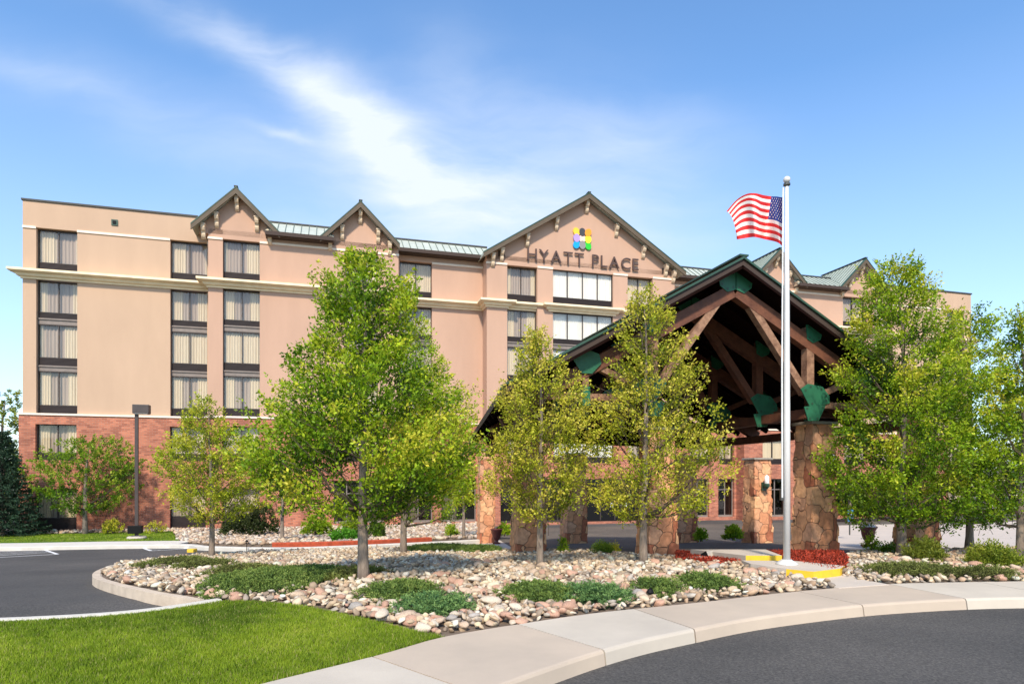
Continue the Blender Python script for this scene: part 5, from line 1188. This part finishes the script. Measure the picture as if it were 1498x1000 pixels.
rk = mesh_obj('river_rocks', merged_rocks('river_rocks', P[fa], s_[fa] * 1.08, z[fa], V1, rg, T[fa], .5)); tag(rk, 'mass of pale river rock filling the beds', 'rocks', kind='stuff')
kinds = [('tan', (.52, .39, .28)), ('pinkish brown', (.50, .30, .21)), ('pale cream', (.62, .52, .40)), ('grey', (.40, .36, .32))]
proto = {}
for ki, (kn, kc) in enumerate(kinds):
    for k, (V, F) in enumerate(V2[:4]):
        proto[ki, k] = pydata('river_rock', V, F, M['rock'], np.tile(np.array([kc]) * (1 + .12 * (k - 1.5) / 1.5), (len(V), 1)), smooth=True)
for j, i in enumerate(top):
    ki = int(np.argmin([np.abs(T[i] - np.array(c[1])).sum() for c in kinds])); o = mesh_obj('river_rock', proto[ki, int(rg.integers(0, 4))]); o.location = (P[i, 0], P[i, 1], z[i])
    o.scale = (s_[i] * rg.uniform(.95, 1.35), s_[i] * rg.uniform(.7, .95), s_[i] * rg.uniform(.45, .7)); o.rotation_euler = (rg.normal(0, .2), rg.normal(0, .2), rg.uniform(0, 6.28))
    tag(o, kinds[ki][0] + ' rounded river rock lying among the larger stones of the bed by the sidewalk', 'rock', kinds[ki][0] + ' river rocks')
# finer stones at the foot of the building, and a few under the canopy's far side
P = scatter(shrinkpoly([(p.x, p.y) for p in fr_poly]), .26, rg); z = np.array([zg(x, y) for x, y in P]) + .03
T = np.clip(RC[rg.integers(0, len(RC), len(P))] * (.9 + rg.normal(0, .14, (len(P), 1))) * np.array([1, .92, .84]), .05, .62)
fr = mesh_obj('foundation_rocks', merged_rocks('foundation_rocks', P, rg.uniform(.10, .19, len(P)), z, V1, rg, T)); tag(fr, 'strip of pale rock along the foot of the brick wall', 'rocks', kind='stuff')
# boulder near the island tip
# ================================================================ grass
def grass(name, poly, n, h, rg, label):
    xs_, ys_ = [p[0] for p in poly], [p[1] for p in poly]; P = np.zeros((0, 2))
    while len(P) < n:
        q = np.stack([rg.uniform(max(min(xs_), -16), min(max(xs_), 8), n), rg.uniform(max(min(ys_), 4.6), max(ys_), n)], 1) if name == 'grass' else np.stack([rg.uniform(min(xs_), max(xs_), n), rg.uniform(min(ys_), max(ys_), n)], 1)
        if name == 'grass': q = q[(np.abs(q[:, 0] / q[:, 1]) < .95) & (rg.random(len(q)) < np.clip(7.5 / q[:, 1], 0, 1) ** 1.5)]
        P = np.vstack([P, q[inpoly(q, poly)]])
    P = P[:n]; gz = np.interp(P @ np.array([IN.x, IN.y]), SB, ZB) - .015; az = rg.random(n) * 2 * np.pi; hh = h * rg.uniform(.5, 1.3, n); w = .0045 * rg.uniform(.7, 1.4, n) * (P[:, 1] / 6) ** .6; ln_ = rg.normal(0, .35, (n, 2)) * hh[:, None]
    V = np.empty((n, 3, 3)); dx, dy = np.cos(az) * w, np.sin(az) * w; V[:, 0] = np.stack([P[:, 0] - dx, P[:, 1] - dy, gz], 1); V[:, 1] = np.stack([P[:, 0] + dx, P[:, 1] + dy, gz], 1); V[:, 2] = np.stack([P[:, 0] + ln_[:, 0], P[:, 1] + ln_[:, 1], gz + hh], 1)
    big = np.array([1.4 * noise.noise(Vector((x * .7, y * .7, 0))) + .7 * noise.noise(Vector((x * 4, y * 4, 3))) for x, y in P])
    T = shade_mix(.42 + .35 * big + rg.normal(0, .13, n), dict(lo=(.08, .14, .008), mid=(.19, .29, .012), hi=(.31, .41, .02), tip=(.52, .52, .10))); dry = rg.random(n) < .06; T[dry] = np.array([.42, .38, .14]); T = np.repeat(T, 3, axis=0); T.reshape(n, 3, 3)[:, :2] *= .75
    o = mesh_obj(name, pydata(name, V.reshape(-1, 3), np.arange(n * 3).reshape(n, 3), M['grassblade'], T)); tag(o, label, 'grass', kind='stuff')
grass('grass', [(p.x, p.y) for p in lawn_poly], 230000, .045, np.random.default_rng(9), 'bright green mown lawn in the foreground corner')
fpoly = [(p.x, p.y) for p in fl_poly] + [(p.x, p.y) for p in (BO + AX * 8.2 - IN * 2.0, BO - AX * 9 - IN * 2.0)]
grass('lawn_strip_grass', fpoly, 30000, .045, np.random.default_rng(10), 'strip of lawn between the far curb and the brick wall')
# fallen clover flowers and tufts give the lawn its specks
# shredded bark chips on the mulch
rng = np.random.default_rng(21)
for nm, pp, top in (('mulch_chips', [(988, 817), (1040, 820.5), (1090.5, 820.5), (1090.5, 812.5), (1040, 807.5), (990, 806)], .08), ('mulch_chips', [(1160, 822), (1215, 835), (1236, 832), (1240, 815), (1228, 806), (1120, 806)], .10)):
    poly = [(q.x, q.y) for q in (G(*p, top) for p in pp)]; P = scatter(poly, .022, rng); n = len(P)
    C = np.stack([P[:, 0], P[:, 1], np.array([zg(x, y) for x, y in P]) + top + rng.uniform(.0, .015, n)], 1); D = unit(np.stack([rng.normal(0, 1, n), rng.normal(0, 1, n), rng.normal(0, .25, n)], 1))
    T = np.array([[.34, .042, .018]]) * rng.uniform(.2, 1.6, (n, 1)); o = mesh_obj(nm, leaves(nm, C, D, .07, .022, np.clip(T, .005, .8), M['needle'], 0)); tag(o, 'shredded red bark mulch ' + ('left of the yellow step' if top < .09 else 'right of the flagpole'), 'mulch', kind='stuff')
#@@ FAR
# ================================================================ distance: parked cars, low building, hills
def car(px, Y, label, body, rz, kind='car'):
    p = Vector(((px - CX) / FPX * Y, Y, -1.54)); e = empty('parked_car', p, rz); tag(e, label, 'car', 'cars parked across the lot')
    pm = mat('car_paint', body, .25, spec=.6, metal=.2)
    prof = [(-2.2, .35), (-2.25, .62), (-2.1, .85), (-1.5, .95), (-.9, 1.38), (.6, 1.42), (1.35, .98), (2.05, .85), (2.22, .6), (2.2, .32)]
    mb = MB(); mb.prism_y(prof, -.85, .85); mb.build('body', pm, e, bevel=.07)
    for s_ in (-1, 1):
        mb = MB(); mb.prism_y([(-1.32, .97), (-.85, 1.32), (.52, 1.36), (1.12, .99)], s_ * .853, s_ * .862); mb.build('side_window', M['black'], e)
        for x in (-1.4, 1.35):
            mb = MB(); mb.lathe([(.2, -.11), (.32, -.09), (.33, 0), (.32, .09), (.2, .11)], n=20); mb.v = [(a_[0] + x, a_[2] + s_ * .80, a_[1] + .33) for a_ in mb.v]; w_ = mb.build('wheel', M['black'], e)
            mb = MB(); mb.lathe([(.19, -.02), (.19, .02)], n=12); mb.v = [(a_[0] + x, a_[2] + s_ * .915, a_[1] + .33) for a_ in mb.v]; mb.build('rim', M['pole'], w_)
        mb = MB(); mb.box(2.16, 2.24, s_ * .5, s_ * .78, .62, .74); mb.build('headlight', M['lampglass'], e, bevel=.01)
car(1452, 62, 'white car parked across the lot between the two right trunks', (.75, .75, .74), ROT + 1.0)
car(1478, 60, 'dark grey car parked across the lot beside the white one', (.03, .035, .04), ROT + 1.0)
car(1236, 58, 'white car glimpsed behind the tall front pier', (.7, .7, .7), ROT + .1)
car(1505, 58, 'silver car at the right edge across the lot', (.4, .4, .42), ROT + 1.0)
p = Vector(((1408 - CX) / FPX * 66, 66, -1.5)); e = empty('entrance_porch', p, ROT); tag(e, 'small pink porch with dark openings beyond the far parking, between the right trunks', 'porch')
mb = MB(); mb.box(-1.6, -.9, 0, 1, 0, 4); mb.box(.2, .9, 0, 1, 0, 4); mb.build('pillar', M['stucco'], e); mb = MB(); mb.box(-4.5, 1.2, -.3, 3, 3.4, 4.4); mb.build('porch_roof', M['plate'], e)
mb = MB(); mb.box(-4.4, 1.0, 1.2, 3, 0, 3.4); mb.build('glass_front', M['black'], e)
p = Vector(((1560 - CX) / FPX * 120, 120, -1.5)); e = empty('distant_building', p, ROT); tag(e, 'low beige building far across the parking lot at the right', 'building')
mb = MB(); mb.box(-22, 26, 0, 12, 0, 3.6); mb.build('wall', M['band'], e); mb = MB(); mb.prism_x([(-.8, 3.6), (6, 5.0), (12.8, 3.6)], -22.8, 26.8); mb.build('roof', M['sill'], e)
for k in range(9): mb = MB(); mb.box(-20 + k * 5, -17.6 + k * 5, -.06, .1, 1, 2.5); mb.build('window', M['black'], e)
rng = np.random.default_rng(8)
n = 2600; xx = rng.uniform(-150, 220, n); C0 = np.stack([xx, 150 + rng.normal(0, 4, n) + 20 * np.sin(xx * .02), rng.random(n) ** .8 * (5 + 2.5 * np.sin(xx * .11) + 1.5 * np.sin(xx * .37)) - 1], 1)
idx = np.repeat(np.arange(n), 10); Pp = C0[idx] + rng.normal(0, .7, (len(idx), 3)); tl = mesh_obj('tree_line', leaves('tree_line', Pp, unit(rng.normal(0, 1, (len(idx), 3))), .9, .6, shade_mix(.3 + rng.normal(0, .2, n)[idx], DARK) * 1.3, M['leaf'])); tag(tl, 'far wooded line beyond the parking lot', 'woods', kind='stuff')
